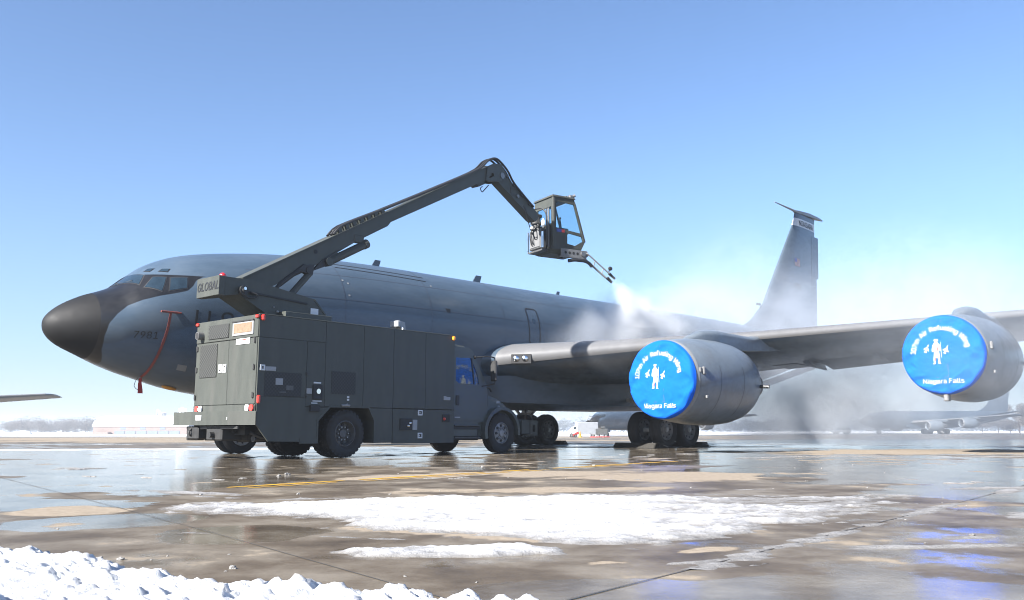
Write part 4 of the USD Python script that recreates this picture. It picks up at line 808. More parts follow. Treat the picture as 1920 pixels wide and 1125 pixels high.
obj('rail', [hull([(-2.2, .775, 3.50), (-2.2, .80, 3.50), (-.58, .775, 3.40), (-.58, .80, 3.40), (-2.2, .775, 3.535), (-2.2, .80, 3.535), (-.58, .775, 3.435), (-.58, .80, 3.435)])], 'dark_gap', TB)
obj('pivot_pin', [cyl((-2.24, .70, 3.52), (-2.24, .86, 3.52), .10, 18), cyl((-2.24, .66, 3.52), (-2.24, .70, 3.52), .05, 12), tube([(-2.05, .76, 3.5), (-1.9, .72, 3.44), (-2.1, .72, 3.38), (-2.24, .72, 3.46)], .025, 8)], 'frame_black', TB); obj('pivot_cap', [cyl((-2.25, .64, 3.55), (-2.25, .70, 3.55), .035, 10)], 'chrome', TB)
obj('white_label', [bx(-.48, -.27, .535, .552, 3.0, 3.15)], 'label_white', TB, smooth=False) if False else obj('white_label', [bx(-.48, -.27, .785, .80, 3.12, 3.33, .003)], 'label_white', TB, smooth=False)
obj('small_fitting', [ball((-1.35, .78, 3.16), .03, 1), bx(-1.27, -1.1, .76, .80, 3.08, 3.12, .01), ball((-1.45, .78, 3.25), .018, 1)], 'label_grey', TB)
CW = obj('counterweight', [hull([(-3.14, y, 3.60) for y in (.78, 1.62)] + [(-2.66, y, 3.78) for y in (.80, 1.60)] + [(-2.3, y, 3.76) for y in (.80, 1.60)] + [(-3.12, y, 3.38) for y in (.80, 1.60)] + [(-2.72, y, 3.36) for y in (.80, 1.60)] + [(-2.35, y, 3.44) for y in (.80, 1.60)])], 'truck_green', TB, smooth=False) if False else \
     obj('counterweight', [bx(-2.80, -2.66, .76, 1.64, 3.37, 3.78, .006), hull([(-2.7, y, 3.775) for y in (.78, 1.62)] + [(-2.3, y, 3.775) for y in (.80, 1.60)] + [(-2.7, y, 3.36) for y in (.78, 1.62)] + [(-2.34, y, 3.43) for y in (.80, 1.60)])], 'truck_green', TB, smooth=False)
gl = text('GLOBAL', .17, .004, True); gl.apply_translation([-gl.bounds[:, 0].mean(), 0, 0]); gl.apply_scale([.92, 1, 1])
gl.apply_transform(np.array([[1, .18, 0, 0], [0, 1, 0, 0], [0, 0, 1, 0], [0, 0, 0, 1.0]]))
obj('lettering', [tf(gl, (-2.803, 1.19, 3.50), (0, -1, 0), (0, 0, 1))], 'marking_dark', CW, smooth=False)
BC = obj('beacon', [cyl((-2.58, 1.0, 3.77), (-2.58, 1.0, 3.80), .08, 16)], 'frame_black', TB); obj('lens', [ball((-2.58, 1.0, 3.81), .075, 2, (1, 1, 1))], 'beacon_red', BC)
P0, ANG = np.array([-2.12, 3.82]), math.atan2(8.24 - 3.82, 5.84 + 2.12)
bu, bn = np.array([math.cos(ANG), math.sin(ANG)]), np.array([-math.sin(ANG), math.cos(ANG)])
def bq(s, n): return tuple(P0 + bu * s + bn * n)
BO = obj('boom', [prism_y([bq(.0, 0), bq(4.55, 0), bq(4.55, -.27), bq(4.42, -.32), bq(3.3, -.33), bq(2.3, -.40), bq(1.5, -.45), bq(.35, -.42), bq(.0, -.2)], .98, 1.42)], 'truck_green', K, smooth=False)
obj('boom_flange', [prism_y([bq(.0, .0), bq(4.55, .0), bq(4.55, .022), bq(.0, .022)], .95, 1.45)], 'truck_green', BO, smooth=False); obj('pin_hole', [cyl(tuple(np.insert(bq(2.05, -.14), 1, .972)), tuple(np.insert(bq(2.05, -.14), 1, .99)), .05, 16)], 'dark_gap', BO)
B2 = obj('boom_extension', [prism_y([bq(4.4, -.02), bq(8.95, -.02), bq(8.95, -.28), bq(8.55, -.34), bq(7.8, -.325), bq(4.4, -.265)], 1.03, 1.37), prism_y([bq(8.2, -.32), bq(8.6, -.32), bq(8.55, -.43), bq(8.3, -.43)], 1.06, 1.34)], 'truck_green', K, smooth=False)
obj('boom_flange', [prism_y([bq(4.6, -.02), bq(8.95, -.02), bq(8.95, .0), bq(4.6, .0)], 1.0, 1.40)], 'label_grey', B2, smooth=False) if False else obj('boom_flange', [prism_y([bq(4.6, -.02), bq(8.95, -.02), bq(8.95, .0), bq(4.6, .0)], 1.0, 1.40)], 'truck_green', B2, smooth=False)
hd = Polygon([bq(8.85, -.0), bq(9.15, .0), (6.22, 8.32), (6.40, 8.12), (6.40, 7.92), (6.15, 7.78), bq(8.7, -.40), bq(8.6, -.33)]).difference(Polygon([bq(8.74, -.33), bq(9.0, -.33), bq(9.0, -.24), bq(8.84, -.22)]))
obj('boom_head', [prism_y(hd, 1.0, 1.06), prism_y(hd, 1.34, 1.40), bx(5.9, 6.3, 1.06, 1.34, 7.95, 8.2)], 'truck_green', B2, smooth=False)
HO = obj('hose_bundle', [tube([tuple(np.insert(bq(s, n), 1, y)) for s, n in ((2.75, .05), (3.0, .14), (4.6, .10), (6.5, .05), (8.6, .04), (9.0, .14), (9.35, .10))] + [(6.5, y, 8.20), (6.75, y, 7.92), (7.2, y, 7.62), (7.7, y, 7.33)], .032, 8) for y in (1.02, 1.12, 1.26)], 'hose_black', BO)
obj('hose_clamp', [bx(-.05, .05, .99, 1.30, -.03, .03) if False else prism_y([bq(s, .0), bq(s + .1, .0), bq(s + .14, .13), bq(s + .02, .13)], .99, 1.32) for s in (2.9, 3.15, 3.4, 3.65, 3.9, 4.15, 4.4)], 'truck_green', BO, smooth=False)
LC = obj('lift_cylinder', [cyl((-.88, 1.0, 3.62), (-.40, 1.0, 4.16), .075, 16), cyl((-.98, 1.0, 3.5), (-.88, 1.0, 3.62), .05, 12)], 'truck_green', K)
obj('linkage', [tube([(-1.35, .98, 3.62), (-1.0, .98, 3.98), (-.62, .98, 4.2)], .045, 8), cyl((-1.2, 1.0, 3.80), (-.55, 1.0, 4.32), .06, 12), hull([(-.75, y, 4.18) for y in (.94, 1.06)] + [(-.30, y, 4.38) for y in (.94, 1.06)] + [(-.35, y, 4.12) for y in (.94, 1.06)] + [(-.62, y, 4.32) for y in (.94, 1.06)]), cyl((-.45, .92, 4.22), (-.45, 1.1, 4.22), .085, 14)], 'frame_black', LC)
obj('linkage_arm', [hull([(-.35, y, 4.22) for y in (.96, 1.04)] + [(.25, y, 4.66) for y in (.96, 1.04)] + [(.42, y, 4.85) for y in (.96, 1.04)] + [(-.05, y, 4.55) for y in (.96, 1.04)] + [(.1, y, 4.42) for y in (.96, 1.04)]), cyl((.05, .93, 4.52), (.05, 1.07, 4.52), .07, 12)], 'frame_black', LC)
obj('extension_cylinder', [cyl((.14, 1.0, 4.52), (1.18, 1.0, 5.09), .10, 16), cyl((1.16, 1.0, 5.08), (1.26, 1.0, 5.135), .115, 16), cyl((.10, .9, 4.50), (.10, 1.1, 4.50), .10, 14), bx(.85, 1.15, .96, 1.06, 5.10, 5.30, .02)], 'truck_green', K)
obj('cable_loop', [tube([tuple(np.insert(bq(8.35, -.46), 1, 1.0)), (5.30, .98, 7.38), (5.36, .97, 7.30), (5.48, .98, 7.40), tuple(np.insert(bq(8.62, -.5), 1, 1.0))], .014, 6), tube([(6.85, 1.0, 7.55), (6.6, .96, 7.5), (6.55, .95, 7.66), (6.72, .98, 7.72), (6.85, 1.0, 7.72)], .012, 6), tube([(7.2, 1.0, 7.28), (7.32, .92, 6.8), (7.5, .9, 6.45), (7.7, .95, 6.35), (7.85, 1.0, 6.45)], .014, 6), tube([(7.25, 1.0, 7.25), (7.5, .95, 6.8), (7.75, .95, 6.6), (7.8, .95, 6.35), (7.68, .95, 6.3), (7.62, .95, 6.5), (7.85, 1.0, 6.72)], .014, 6)], 'hose_black', B2)
AR = obj('jib_arm', [prism_y([(6.12, 8.08), (6.36, 8.12), (7.94, 7.19), (7.98, 7.02), (7.84, 6.90), (7.70, 6.95), (6.10, 7.80)], 1.06, 1.34)], 'truck_green', K, smooth=False)
obj('jib_rib', [prism_y([(6.38 + d, 8.18 - d * .63), (6.46 + d, 8.13 - d * .63), (6.40 + d, 8.05 - d * .63), (6.32 + d, 8.10 - d * .63)], 1.02, 1.38) for d in (.1, .45, .8, 1.15)], 'truck_dark', AR, smooth=False); obj('jib_pin', [cyl((7.0, 1.02, 7.52), (7.0, 1.06, 7.52), .05, 12), cyl((6.25, .98, 7.98), (6.25, 1.42, 7.98), .09, 16)], 'steel_grey', AR)
# operator cab (basket), turned to the right of the boom: a frame of its own
trc, trs = math.cos(math.radians(TRH)), math.sin(math.radians(TRH))
BH = math.radians(31.5) - math.radians(TRH)
cw_ = np.array([1.28 - TRX, 26.3 - TRY]); BX_, BY_ = cw_ @ [trc, trs], cw_ @ [-trs, trc]; BZ_ = 6.18
def bk(m):
    m = join(m).copy(); v = m.vertices; c, s = math.cos(BH), math.sin(BH)
    m.vertices = np.stack([BX_ + c * v[:, 0] - s * v[:, 1], BY_ + s * v[:, 0] + c * v[:, 1], BZ_ + v[:, 2]], -1); return m
WB, HB_ = 1.05, 1.62
prof = [(0, 0), (0, HB_), (.78, HB_), (.84, HB_ - .2), (1.20, .28), (1.06, .02), (.62, 0)]
win1, win2 = Polygon([(.10, .64), (.10, 1.42), (.18, 1.48), (.79, 1.44), (1.06, .54), (.62, .58)]), Polygon([(.52, .16), (.52, .44), (.60, .50), (1.08, .44), (1.13, .30), (.82, .12)])
def wall(y0, y1): return prism_y(Polygon(prof).difference(win1).difference(win2), y0, y1)
BK = obj('operator_cab', [bk([wall(0, .05), prism_y(Polygon(prof).difference(Polygon([(.07, .40), (.07, 1.50), (.77, 1.50), (1.12, .32), (.5, .14), (.3, .40)])), WB - .05, WB), bx(0, 1.08, .05, WB - .05, 0, .05), bx(0, .05, .05, .42, .05, .78), bx(0, .05, .42, WB - .05, .05, .78), bx(0, .05, .05, .12, .78, HB_), bx(0, .05, WB - .14, WB - .05, .78, HB_), bx(0, .05, .12, WB - .14, 1.32, HB_)])], 'truck_green', K, smooth=False)
obj('roof', [bk([hull([(-.04, -.03, HB_ - .01), (-.04, WB + .03, HB_ - .01), (.84, -.03, HB_ - .01), (.84, WB + .03, HB_ - .01), (-.02, -.01, HB_ + .05), (-.02, WB + .01, HB_ + .05), (.80, -.01, HB_ + .04), (.80, WB + .01, HB_ + .04)])])], 'truck_green', BK, smooth=False)
obj('corner_post', [bk([bx(-.02, .06, -.02, .05, .02, HB_, .01)])], 'truck_green', BK, smooth=False); obj('corner_post', [bk([hull([(.78, -.012, HB_ - .02), (.86, -.012, HB_ - .18), (.78, .05, HB_ - .02), (.86, .05, HB_ - .18), (1.22, -.012, .28), (1.22, .05, .28), (1.14, -.012, .28), (1.14, .05, .28)])])], 'truck_green', BK, smooth=False)
for y in (.022, WB - .028):
    for w in ((win1, win2) if y < .5 else (Polygon([(.07, .40), (.07, 1.50), (.77, 1.50), (1.12, .32), (.5, .14), (.3, .40)]),)): obj('window', [bk(prism_y(w.buffer(.005), y, y + .005))], 'cab_glass', BK, smooth=False)
obj('window', [bk(hull([(.80, .05, HB_ - .06), (.80, WB - .05, HB_ - .06), (1.19, .05, .30), (1.19, WB - .05, .30), (.795, .05, HB_ - .06), (1.185, .05, .30), (.795, WB - .05, HB_ - .06), (1.185, WB - .05, .30)]))], 'cab_glass', BK, smooth=False)
obj('window', [bk(bx(.022, .028, .12, WB - .14, .78, 1.32))], 'cab_glass', BK, smooth=False)
obj('console', [bk([bx(.72, .95, .15, .9, .05, .16, .03), hull([(.42, .2, .60), (.42, .38, .60), (.7, .2, .70), (.7, .38, .70), (.42, .2, .54), (.42, .38, .54), (.7, .2, .56), (.7, .38, .56)])])], 'truck_dark', BK); obj('joystick', [bk([cyl((.45, .22, .66), (.40, .22, .98), .02, 8), bx(.28, .62, .12, .3, .62, .68, .02), ball((.40, .22, 1.0), .04, 1)])], 'frame_black', BK)
obj('seat', [bk([bx(.12, .42, .42, .8, .25, .42, .05), bx(.08, .17, .45, .78, .42, .80, .04)])], 'truck_dark', BK); obj('emblem_spot', [bk(bx(.12, .30, -.008, .0, .50, .60, .003))], 'print_blue', BK, smooth=False); obj('emblem_spot', [bk(bx(.31, .42, -.008, .0, .50, .59, .003))], 'label_red', BK, smooth=False)
obj('floor_pan', [bk([hull([(-.12, -.01, -.06), (-.12, WB, -.06), (1.05, -.01, 0), (1.05, WB, 0), (-.02, -.01, 0), (-.02, WB, 0), (.0, .2, -.16), (.0, WB - .2, -.16), (.95, .2, -.16), (.95, WB - .2, -.16)])])], 'truck_green', BK, smooth=False)
RK = obj('rear_rack', [bk([bx(-.30, -.02, .16, .98, -.10, -.04, .01), bx(-.28, -.06, .30, .95, .0, .62, .02), cyl((-.10, .12, .02), (-.10, .12, 1.25), .03, 10), cyl((-.10, .24, .1), (-.10, .24, 1.25), .02, 8), cyl((-.30, .98, -.08), (-.30, .98, .6), .02, 8)])], 'rim_grey', K)
obj('rack_panel', [bk([bx(-.295, -.28, .34, .90, .06, .56, .004)])], 'label_grey', RK, smooth=False) if False else obj('rack_panel', [bk([bx(-.295, -.28, .34, .90, .06, .56, .004)])], 'wheel_grey', RK, smooth=False)
obj('hydraulic_hose', [bk([tube([(-.2, .8, .62), (-.36, .78, .45), (-.33, .74, .16), (-.30, .70, .12)], .02, 6), tube([(-.2, .7, .62), (-.38, .66, .4), (-.33, .62, .14)], .02, 6), tube([(-.2, .5, .9), (-.3, .4, .6), (-.12, .2, .4)], .022, 6), tube([(-.55, .62, 1.15), (-.2, .4, 1.28), (-.12, .2, 1.0), (-.12, .18, .3)], .022, 6), tube([(-.55, .68, 1.05), (-.3, .5, 1.1), (-.2, .5, .9)], .02, 6)])], 'hose_black', RK)
obj('chrome_pipe', [bk([cyl((-.05, .17, .25), (-.05, .17, 1.2), .022, 10), cyl((-.33, .96, .0), (-.33, .96, .5), .018, 8), bx(-.31, -.27, .14, .22, -.02, .5, .01)])], 'chrome', RK)
obj('rotator', [bk([cyl((-.22, .62, .62), (-.22, .62, 1.02), .13, 18), cyl((-.22, .62, .80), (-.22, .62, .86), .19, 18), cyl((-.22, .62, .62), (-.22, .62, .66), .17, 18), bx(-.34, -.08, .48, .76, 1.0, 1.12, .03), cyl((-.2, .60, 1.05), (-.45, .70, 1.10), .10, 14)])], 'frame_black', K)
obj('rotator_lamp', [bk([ball((-.25, .80, .68), .10, 2, (.7, .7, 1.2)), ball((-.14, .36, .80), .085, 2, (.6, .8, 1.8))])], 'lens_white', RK)
obj('roof_lamp', [bk([bx(.66, .80, .04, .18, HB_ + .04, HB_ + .14, .02), cyl((.80, .1, HB_ + .10), (.88, .06, HB_ + .15), .05, 12), bx(.5, .58, .05, .12, HB_ + .04, HB_ + .09, .01)])], 'steel_grey', BK)
NB = obj('nozzle_beam', [bk([prism_y(Polygon([(.24, -.26), (.24, -.02), (1.22, -.02), (1.30, -.14), (1.16, -.26)]).difference(Polygon([])), -.08, -.04), bx(.24, 1.2, -.08, .02, -.28, -.255)])], 'wheel_grey', K, smooth=False)
obj('beam_hole', [bk([cyl((x, -.084, -.14), (x, -.078, -.14), .045, 14) for x in (.40, .55, .70, .85)])], 'dark_gap', NB); obj('beam_pivot', [bk([cyl((1.05, -.13, -.13), (1.05, .02, -.13), .085, 16)])], 'steel_grey', NB)
obj('spray_hose', [bk([tube([(.55, .0, -.38), (.8, -.06, -.34), (1.05, -.08, -.34), (1.25, -.08, -.38), (1.4, -.08, -.50)], .055, 8), cyl((.42, .25, -.28), (.42, .25, -.16), .10, 14)])], 'hose_black', NB)
for y, nm in ((-.08, 0),):
    a, b = np.array((1.18, -.08, -.14)), np.array((2.02, -.08, -.80))
    obj('nozzle_boom', [bk([cyl(a + [.0, -.05, .04], b + [.05, -.05, .12], .025, 8), cyl(a + [-.04, .04, -.12], b + [-.06, .02, .0], .035, 10), cyl(a + [.3, -.05, -.18], a + [.32, .04, -.32], .018, 6), cyl(b + [-.2, -.05, .3], b + [-.22, .03, .1], .018, 6)])], 'label_grey', NB)
    obj('spray_nozzle', [bk([cyl(b + [-.02, .0, .0], b + [.16, 0, -.13], .055, 12, .04), cyl(b + [.02, -.05, .14], b + [.18, -.05, .03], .05, 12, .035), cyl(b + [.18, -.05, .03], b + [.24, -.05, -.01], .04, 10), ball(b + np.array([.06, -.06, .30]), .085, 2, (1, .5, .8)), cyl(b + [.0, -.06, .2], b + [.05, -.06, .28], .02, 6)])], 'frame_black', NB)

# ------------------------------------------------------------------ snow: ploughed bank, thin crust, crumbs
def field(x0, x1, y0, y1, st):
    return np.meshgrid(np.arange(x0, x1, st), np.arange(y0, y1, st), indexing='ij')
def bumps(H, X, Y, mask, n, r0, r1, hk, rng, st, pw=2.0):
    """adds n rounded lumps to the height field H where mask allows"""
    x0, y0 = X[0, 0], Y[0, 0]; nx, ny = H.shape; done = 0
    c = rng.random((n * 3, 2)); rr = r0 + (r1 - r0) * rng.random(n * 3) ** pw; el = .7 + .6 * rng.random(n * 3); hh = rng.random(n * 3)
    for (a, b), r, e, q in zip(c, rr, el, hh):
        i, j = int(a * nx), int(b * ny)
        if mask[i, j] < q: continue
        k = int(r / st) + 1; i0, i1, j0, j1 = max(i - k, 0), min(i + k + 1, nx), max(j - k, 0), min(j + k + 1, ny)
        d2 = ((X[i0:i1, j0:j1] - X[i, j]) / e) ** 2 + ((Y[i0:i1, j0:j1] - Y[i, j]) * e) ** 2
        H[i0:i1, j0:j1] = np.maximum(H[i0:i1, j0:j1], H[i, j] * .96 + hk * np.sqrt(np.clip(r * r - d2, 0, None)) - .004 * (d2 > r * r))
        done += 1
        if done >= n: break
    return H
def field_mesh(X, Y, H, floor=-.02):
    keep = H > floor
    m = grid_mesh(np.stack([X, Y, H], -1))
    if m.face_normals[:, 2].mean() < 0: m.faces = m.faces[:, ::-1]
    k = keep.reshape(-1)[m.faces].any(1); m.update_faces(k); m.remove_unreferenced_vertices(); return m
def poly_dist(X, Y, pts):
    P = Polygon(pts); p = shapely.points(X.ravel(), Y.ravel()); d = shapely.distance(P.exterior, p); s = shapely.contains(P, p)
    return np.where(s, d, -d).reshape(X.shape)
rng = np.random.default_rng(3)
st = .0115
X, Y = field(-4.6, .9, 1.0, 4.9, st)
P3 = np.stack([X, Y, 0 * X], -1)
d = poly_dist(X, Y, [(-4.9, 4.35), (-3.4, 4.34), (-2.45, 4.22), (-1.85, 3.92), (-1.48, 3.58), (-1.22, 3.36), (-.62, 3.12), (-.2, 3.02), (.14, 2.93), (.36, 2.84), (.7, 2.5), (.75, 1.6), (.6, .2), (-4.9, .2)])
d = d + .22 * (meshkit.fbm(P3 * 3.0, 3, 41) - .5)
H = np.where(d > -.05, .125 * sstep(-.06, .30, d) * (1 - .35 * sstep(-1.2, .2, X)) + .07 * (meshkit.fbm(P3 * 1.8, 4, 43) - .5) * sstep(0, .3, d) + .045 * (meshkit.fbm(P3 * 9, 4, 47) - .5) * sstep(0, .12, d) - .012, -.05)
msk = sstep(-.02, .08, d)
H = bumps(H, X, Y, msk, 160, .03, .05, .5, rng, st, 3); H = bumps(H, X, Y, msk, 9000, .012, .034, .62, rng, st, 2.0)
H += (.016 * (meshkit.fbm(P3 * 60, 2, 59) - .5) + .020 * (meshkit.fbm(P3 * 34, 3, 53) - .5) + .02 * (meshkit.fbm(P3 * 16, 3, 57) - .5)) * sstep(-.02, .06, d)
obj('snow_bank', field_mesh(X, Y, H), 'snow', smooth=True, label='ploughed bank of lumpy white snow along the bottom left foreground', cat='snow', kind='stuff')
# thin crust in the middle of the apron
st = .022
X, Y = field(-4.2, 5.6, 3.9, 9.9, st); P3 = np.stack([X, Y, 0 * X], -1)
d = poly_dist(X, Y, [(-3.25, 6.9), (-2.2, 7.35), (-1.25, 7.85), (0, 8.12), (1.0, 8.22), (2.6, 8.24), (3.7, 8.2), (3.0, 7.0), (2.2, 6.0), (1.3, 5.1), (.62, 4.60), (.0, 4.85), (-.5, 5.18), (-.86, 5.42), (-1.25, 5.95), (-2.0, 6.5)])
c1 = sstep(-.30, .40, d + .5 * (meshkit.fbm(P3 * 1.6, 4, 61) - .5))
c1 = c1 * (1 - .50 * sstep(.3, 2.6, X + .18 * (Y - 6)))
e2 = poly_dist(X, Y, [(.7, 8.25), (2.2, 8.3), (3.75, 8.2), (3.2, 7.2), (2.3, 6.1), (1.4, 5.1), (.55, 4.55)])
c2 = .70 * sstep(-.1, .5, e2) * (1 - .25 * sstep(2.0, 4.2, X))
e3 = poly_dist(X, Y, [(-.95, 4.48), (-.6, 4.66), (-.1, 4.74), (.32, 4.64), (.28, 4.38), (-.3, 4.24), (-.8, 4.32)])
c3 = sstep(-.06, .08, e3 + .14 * (meshkit.fbm(P3 * 4, 3, 67) - .5))
jb = np.abs((Y - 4.34) - (X - 1.13) * 1.188) / 1.553
c4 = .62 * np.exp(-(jb / .10) ** 2) * sstep(.44, .58, meshkit.fbm(P3 * .9, 3, 71)) + .5 * np.exp(-((Y - 8.35 - .08 * (X - 1)) / .16) ** 2) * (X > -.9) * (X < 2.3)
c5 = np.zeros_like(X)
for cx, cy, rx, ry, an, k in ((2.2, 4.66, .55, .07, .15, .8), (-3.1, 8.6, .8, .16, -.5, .7), (-2.6, 8.0, .5, .10, -.5, .7), (4.9, 9.25, .6, .13, .3, .75), (-1.85, 5.3, .22, .10, 0, .7), (1.9, 9.0, 1.2, .06, .05, .6), (-.9, 5.05, .35, .06, -.3, .65), (.9, 4.15, .5, .05, .4, .6), (-1.7, 7.85, .5, .08, .2, .7), (3.6, 6.3, .35, .10, .8, .6), (2.7, 5.1, .4, .05, .3, .55), (-3.6, 6.1, .3, .06, .3, .6)):
    c_, s_ = math.cos(an), math.sin(an); u, v = ((X - cx) * c_ + (Y - cy) * s_) / rx, (-(X - cx) * s_ + (Y - cy) * c_) / ry
    c5 = np.maximum(c5, k * np.exp(-(u * u + v * v)))
def crust_mesh(cover, hgt, k, nb):
    fine = .45 * meshkit.fbm(P3 * np.array([1.6, 3.4, 1]), 5, 73) + .55 * meshkit.fbm(P3 * np.array([6, 13, 1]), 5, 79)
    lev = cover * 1.25 + k * (fine - .5) - .50
    H = np.where(cover > .02, hgt * np.clip(lev, -.6, .75), -.05)
    H = bumps(H, X, Y, sstep(.05, .4, lev) * .9, nb, .010, .026, .4, rng, st, 3)
    H += hgt * .5 * (meshkit.fbm(P3 * 22, 3, 83) - .5) * sstep(-.1, .2, lev)
    return field_mesh(X, Y, H, -.008)
obj('snow_crust', crust_mesh(np.maximum(.98 * c1, .8 * c3), .036, 2.1, 900), 'crust', smooth=True, label='broad thin crust of bright melting snow in the middle of the apron', cat='snow', kind='stuff')
obj('slush', crust_mesh(np.maximum(np.maximum(c2, c4), np.maximum(c5, .75 * c1)), .016, 2.2, 300), 'crust', smooth=True, label='grey broken slush trailing right from the snow crust and along the slab joint', cat='slush', kind='stuff')
# loose crumbs of ice and snow
cr = []
def crumb(x, y, r, flat=.6):
    m = trimesh.creation.icosphere(2, r); m.vertices *= 1 + .6 * (meshkit.noise(m.vertices / r * 1.7 + rng.random(3) * 50, 5)[:, None] - .5) * 2
    m.apply_scale([1, 1, flat]); m.apply_transform(trimesh.transformations.rotation_matrix(rng.random() * 6.3, [0, 0, 1])); m.apply_translation([x, y, r * flat * .2]); return m
for _ in range(60):
    k = rng.random()
    if k < .35:
        t_ = rng.random(); x = -2.3 + 2.6 * t_ + rng.normal() * .12; y = 4.35 - 1.55 * t_ + abs(rng.normal()) * .22; r = .005 + .014 * rng.random() ** 2
    elif k < .75:
        x, y = rng.uniform(-3, 4), rng.uniform(4.3, 9.5); r = .006 + .02 * rng.random() ** 4
    else:
        x, y = rng.uniform(-5, 6), rng.uniform(6, 16); r = .008 + .03 * rng.random() ** 5
    cr.append(crumb(x, y, r))
def patchlet(x, y, rx, ry, ang, h=.008, n=56):
    t_ = np.arange(n) * 2 * np.pi / n; k = 1 + 2.4 * (meshkit.fbm(np.stack([np.cos(t_) * 2.6 + x * 3.1, np.sin(t_) * 2.6 + y * 2.7, 0 * t_], -1), 4, 97) - .5)
    rows = []
    for u, z in ((.02, 1.0), (.5, .9), (.8, .6), (.95, .25), (1.0, -.2)):
        a_, b_ = np.cos(t_) * rx * u * k, np.sin(t_) * ry * u * k; c_, s_ = math.cos(ang), math.sin(ang)
        px_, py_ = x + c_ * a_ - s_ * b_, y + s_ * a_ + c_ * b_
        rows.append(np.stack([px_, py_, gz(px_, py_) + h * z * (.5 + meshkit.noise(np.stack([px_ * 14, py_ * 14, 0 * px_], -1), 3))], -1))
    m = grid_mesh(np.array(rows), close=True)
    if m.face_normals[:, 2].mean() < 0: m.faces = m.faces[:, ::-1]
    return m
pl = []
for cx, cy, n, w, d_, r, ang in ((3.5, 20.0, 6, .7, .12, .22, 0), (3.9, 22.2, 5, .9, .3, .25, 0), (10.4, 19.9, 9, .9, .12, .3, 0), (6.1, 10.3, 6, .45, .2, .14, .3),
                                  (-.2, 11.0, 5, 1.2, .25, .08, .3), (-6.5, 13.5, 6, 1.6, .5, .2, .4), (-5.2, 11.2, 4, .8, .3, .12, -.6), (7.6, 12.8, 4, 1.2, .4, .14, .6)):
    for _ in range(n): pl.append(patchlet(cx + rng.normal() * w, cy + rng.normal() * d_, r * (.3 + rng.random()), r * (.12 + .3 * rng.random()), ang + rng.normal() * .25))
for x in np.arange(5.0, 8.3, .22): pl.append(patchlet(x, 19.35 + .42 * (x - 5.0) + .25 * math.sin(2.1 * x), .16 + .06 * rng.random(), .05, .4))
obj('slush_patches', pl, 'crust', smooth=True, label='small flat leftovers of snow and thin ice dotted over the wet apron', cat='slush', kind='stuff')
obj('snow_crumbs', cr, 'slush', smooth=True, label='loose crumbs of snow and ice scattered over the wet concrete', cat='snow', kind='stuff')

# ------------------------------------------------------------------ background: parked aircraft, vehicles, hangar, trees
def at(px, Yd): return (px - 960) / 1633 * Yd
def place(x, y, dz=0): return (x, y, float(gz(x, y)) + dz)
dup(A, 'pale hazy tanker aircraft parked far off at the right, seen from its side', place(83.7, 212), 7)
dup(A, 'distant tanker aircraft whose nose shows under the belly between the wheels', place(14.9, 166), 48)
dup(A, 'aircraft standing outside the left edge, only its grey wing tip in view', place(-69.4, 68), 90)
def vehicle_wheels(par, xs_, y0, y1, r):
    for x in xs_:
        for y in (y0, y1):
            w = obj('wheel', cyl((x, y - .12, r), (x, y + .12, r), r, 20), 'aircraft_tyre', par); obj('rim', [cyl((x, y - .13, r), (x, y + .13, r), r * .55, 14)], 'wheel_grey', w)
VX = at(1091, 160)
V_ = thing('box_van', 'small white-cab box van parked under the distant aircraft nose', 'van', place(VX, 160), 178)
obj('cab', [hull([(x, y, z) for y in (-1.0, 1.0) for x, z in ((1.0, .5), (2.75, .5), (2.75, 1.05), (1.95, 1.35), (1.55, 2.05), (1.0, 2.1))])], 'van_white', V_, smooth=False)
obj('cargo_box', [bx(-2.75, .98, -1.1, 1.1, .55, 2.75, .05)], 'van_grey', V_); obj('roof', [bx(.2, 1.3, -1.05, 1.05, 2.1, 2.76, .1)], 'van_white', V_)
obj('window', [prism_y([(1.15, 1.4), (1.85, 1.4), (1.52, 1.95), (1.15, 1.95)], -1.02, 1.02), hull([(1.98, y, 1.37) for y in (-.85, .85)] + [(1.60, y, 2.0) for y in (-.85, .85)] + [(2.01, y, 1.37) for y in (-.85, .85)] + [(1.63, y, 2.0) for y in (-.85, .85)])], 'cockpit_glass', V_, smooth=False)
obj('headlight', [bx(2.74, 2.79, y - .12, y + .12, .75, .95, .02) for y in (-.75, .75)], 'lens_white', V_); vehicle_wheels(V_, (-1.8, 2.0), -.95, .95, .38)
GC = thing('ground_power_cart', 'dark grey ground power cart beside the distant aircraft nose wheel', 'cart', place(at(1127, 158), 158), 170)
obj('housing', [bx(-1.1, 1.1, -.6, .6, .45, 1.55, .08), bx(-.6, .2, -.5, .5, 1.55, 1.95, .1)], 'truck_dark', GC); obj('drawbar', [tube([(1.1, 0, .5), (1.7, 0, .45), (2.1, 0, .75)], .05, 8)], 'steel_grey', GC); vehicle_wheels(GC, (-.7, .7), -.55, .55, .3)
FE = thing('extinguisher_cart', 'red wheeled fire extinguisher in front of the box van', 'extinguisher', place(at(1077, 156), 156), 20)
obj('bottle', [cyl((-.35, 0, .35), (.45, 0, .75), .26, 16), ball((.47, 0, .76), .25, 2)], 'lens_red', FE); obj('handle', [tube([(-.3, .2, .4), (-.9, .2, .8), (-.9, -.2, .8), (-.3, -.2, .4)], .03, 6)], 'steel_grey', FE); vehicle_wheels(FE, (-.1,), -.33, .33, .28)
CO = thing('marker_cone', 'yellow traffic cone standing beside the red extinguisher', 'cone', place(at(1086, 156), 156), 0)
obj('cone', [cyl((0, 0, .04), (0, 0, 1.1), .30, 18, .06)], 'yellow_paint', CO); obj('base', [bx(-.4, .4, -.4, .4, .0, .05, .01)], 'yellow_paint', CO)
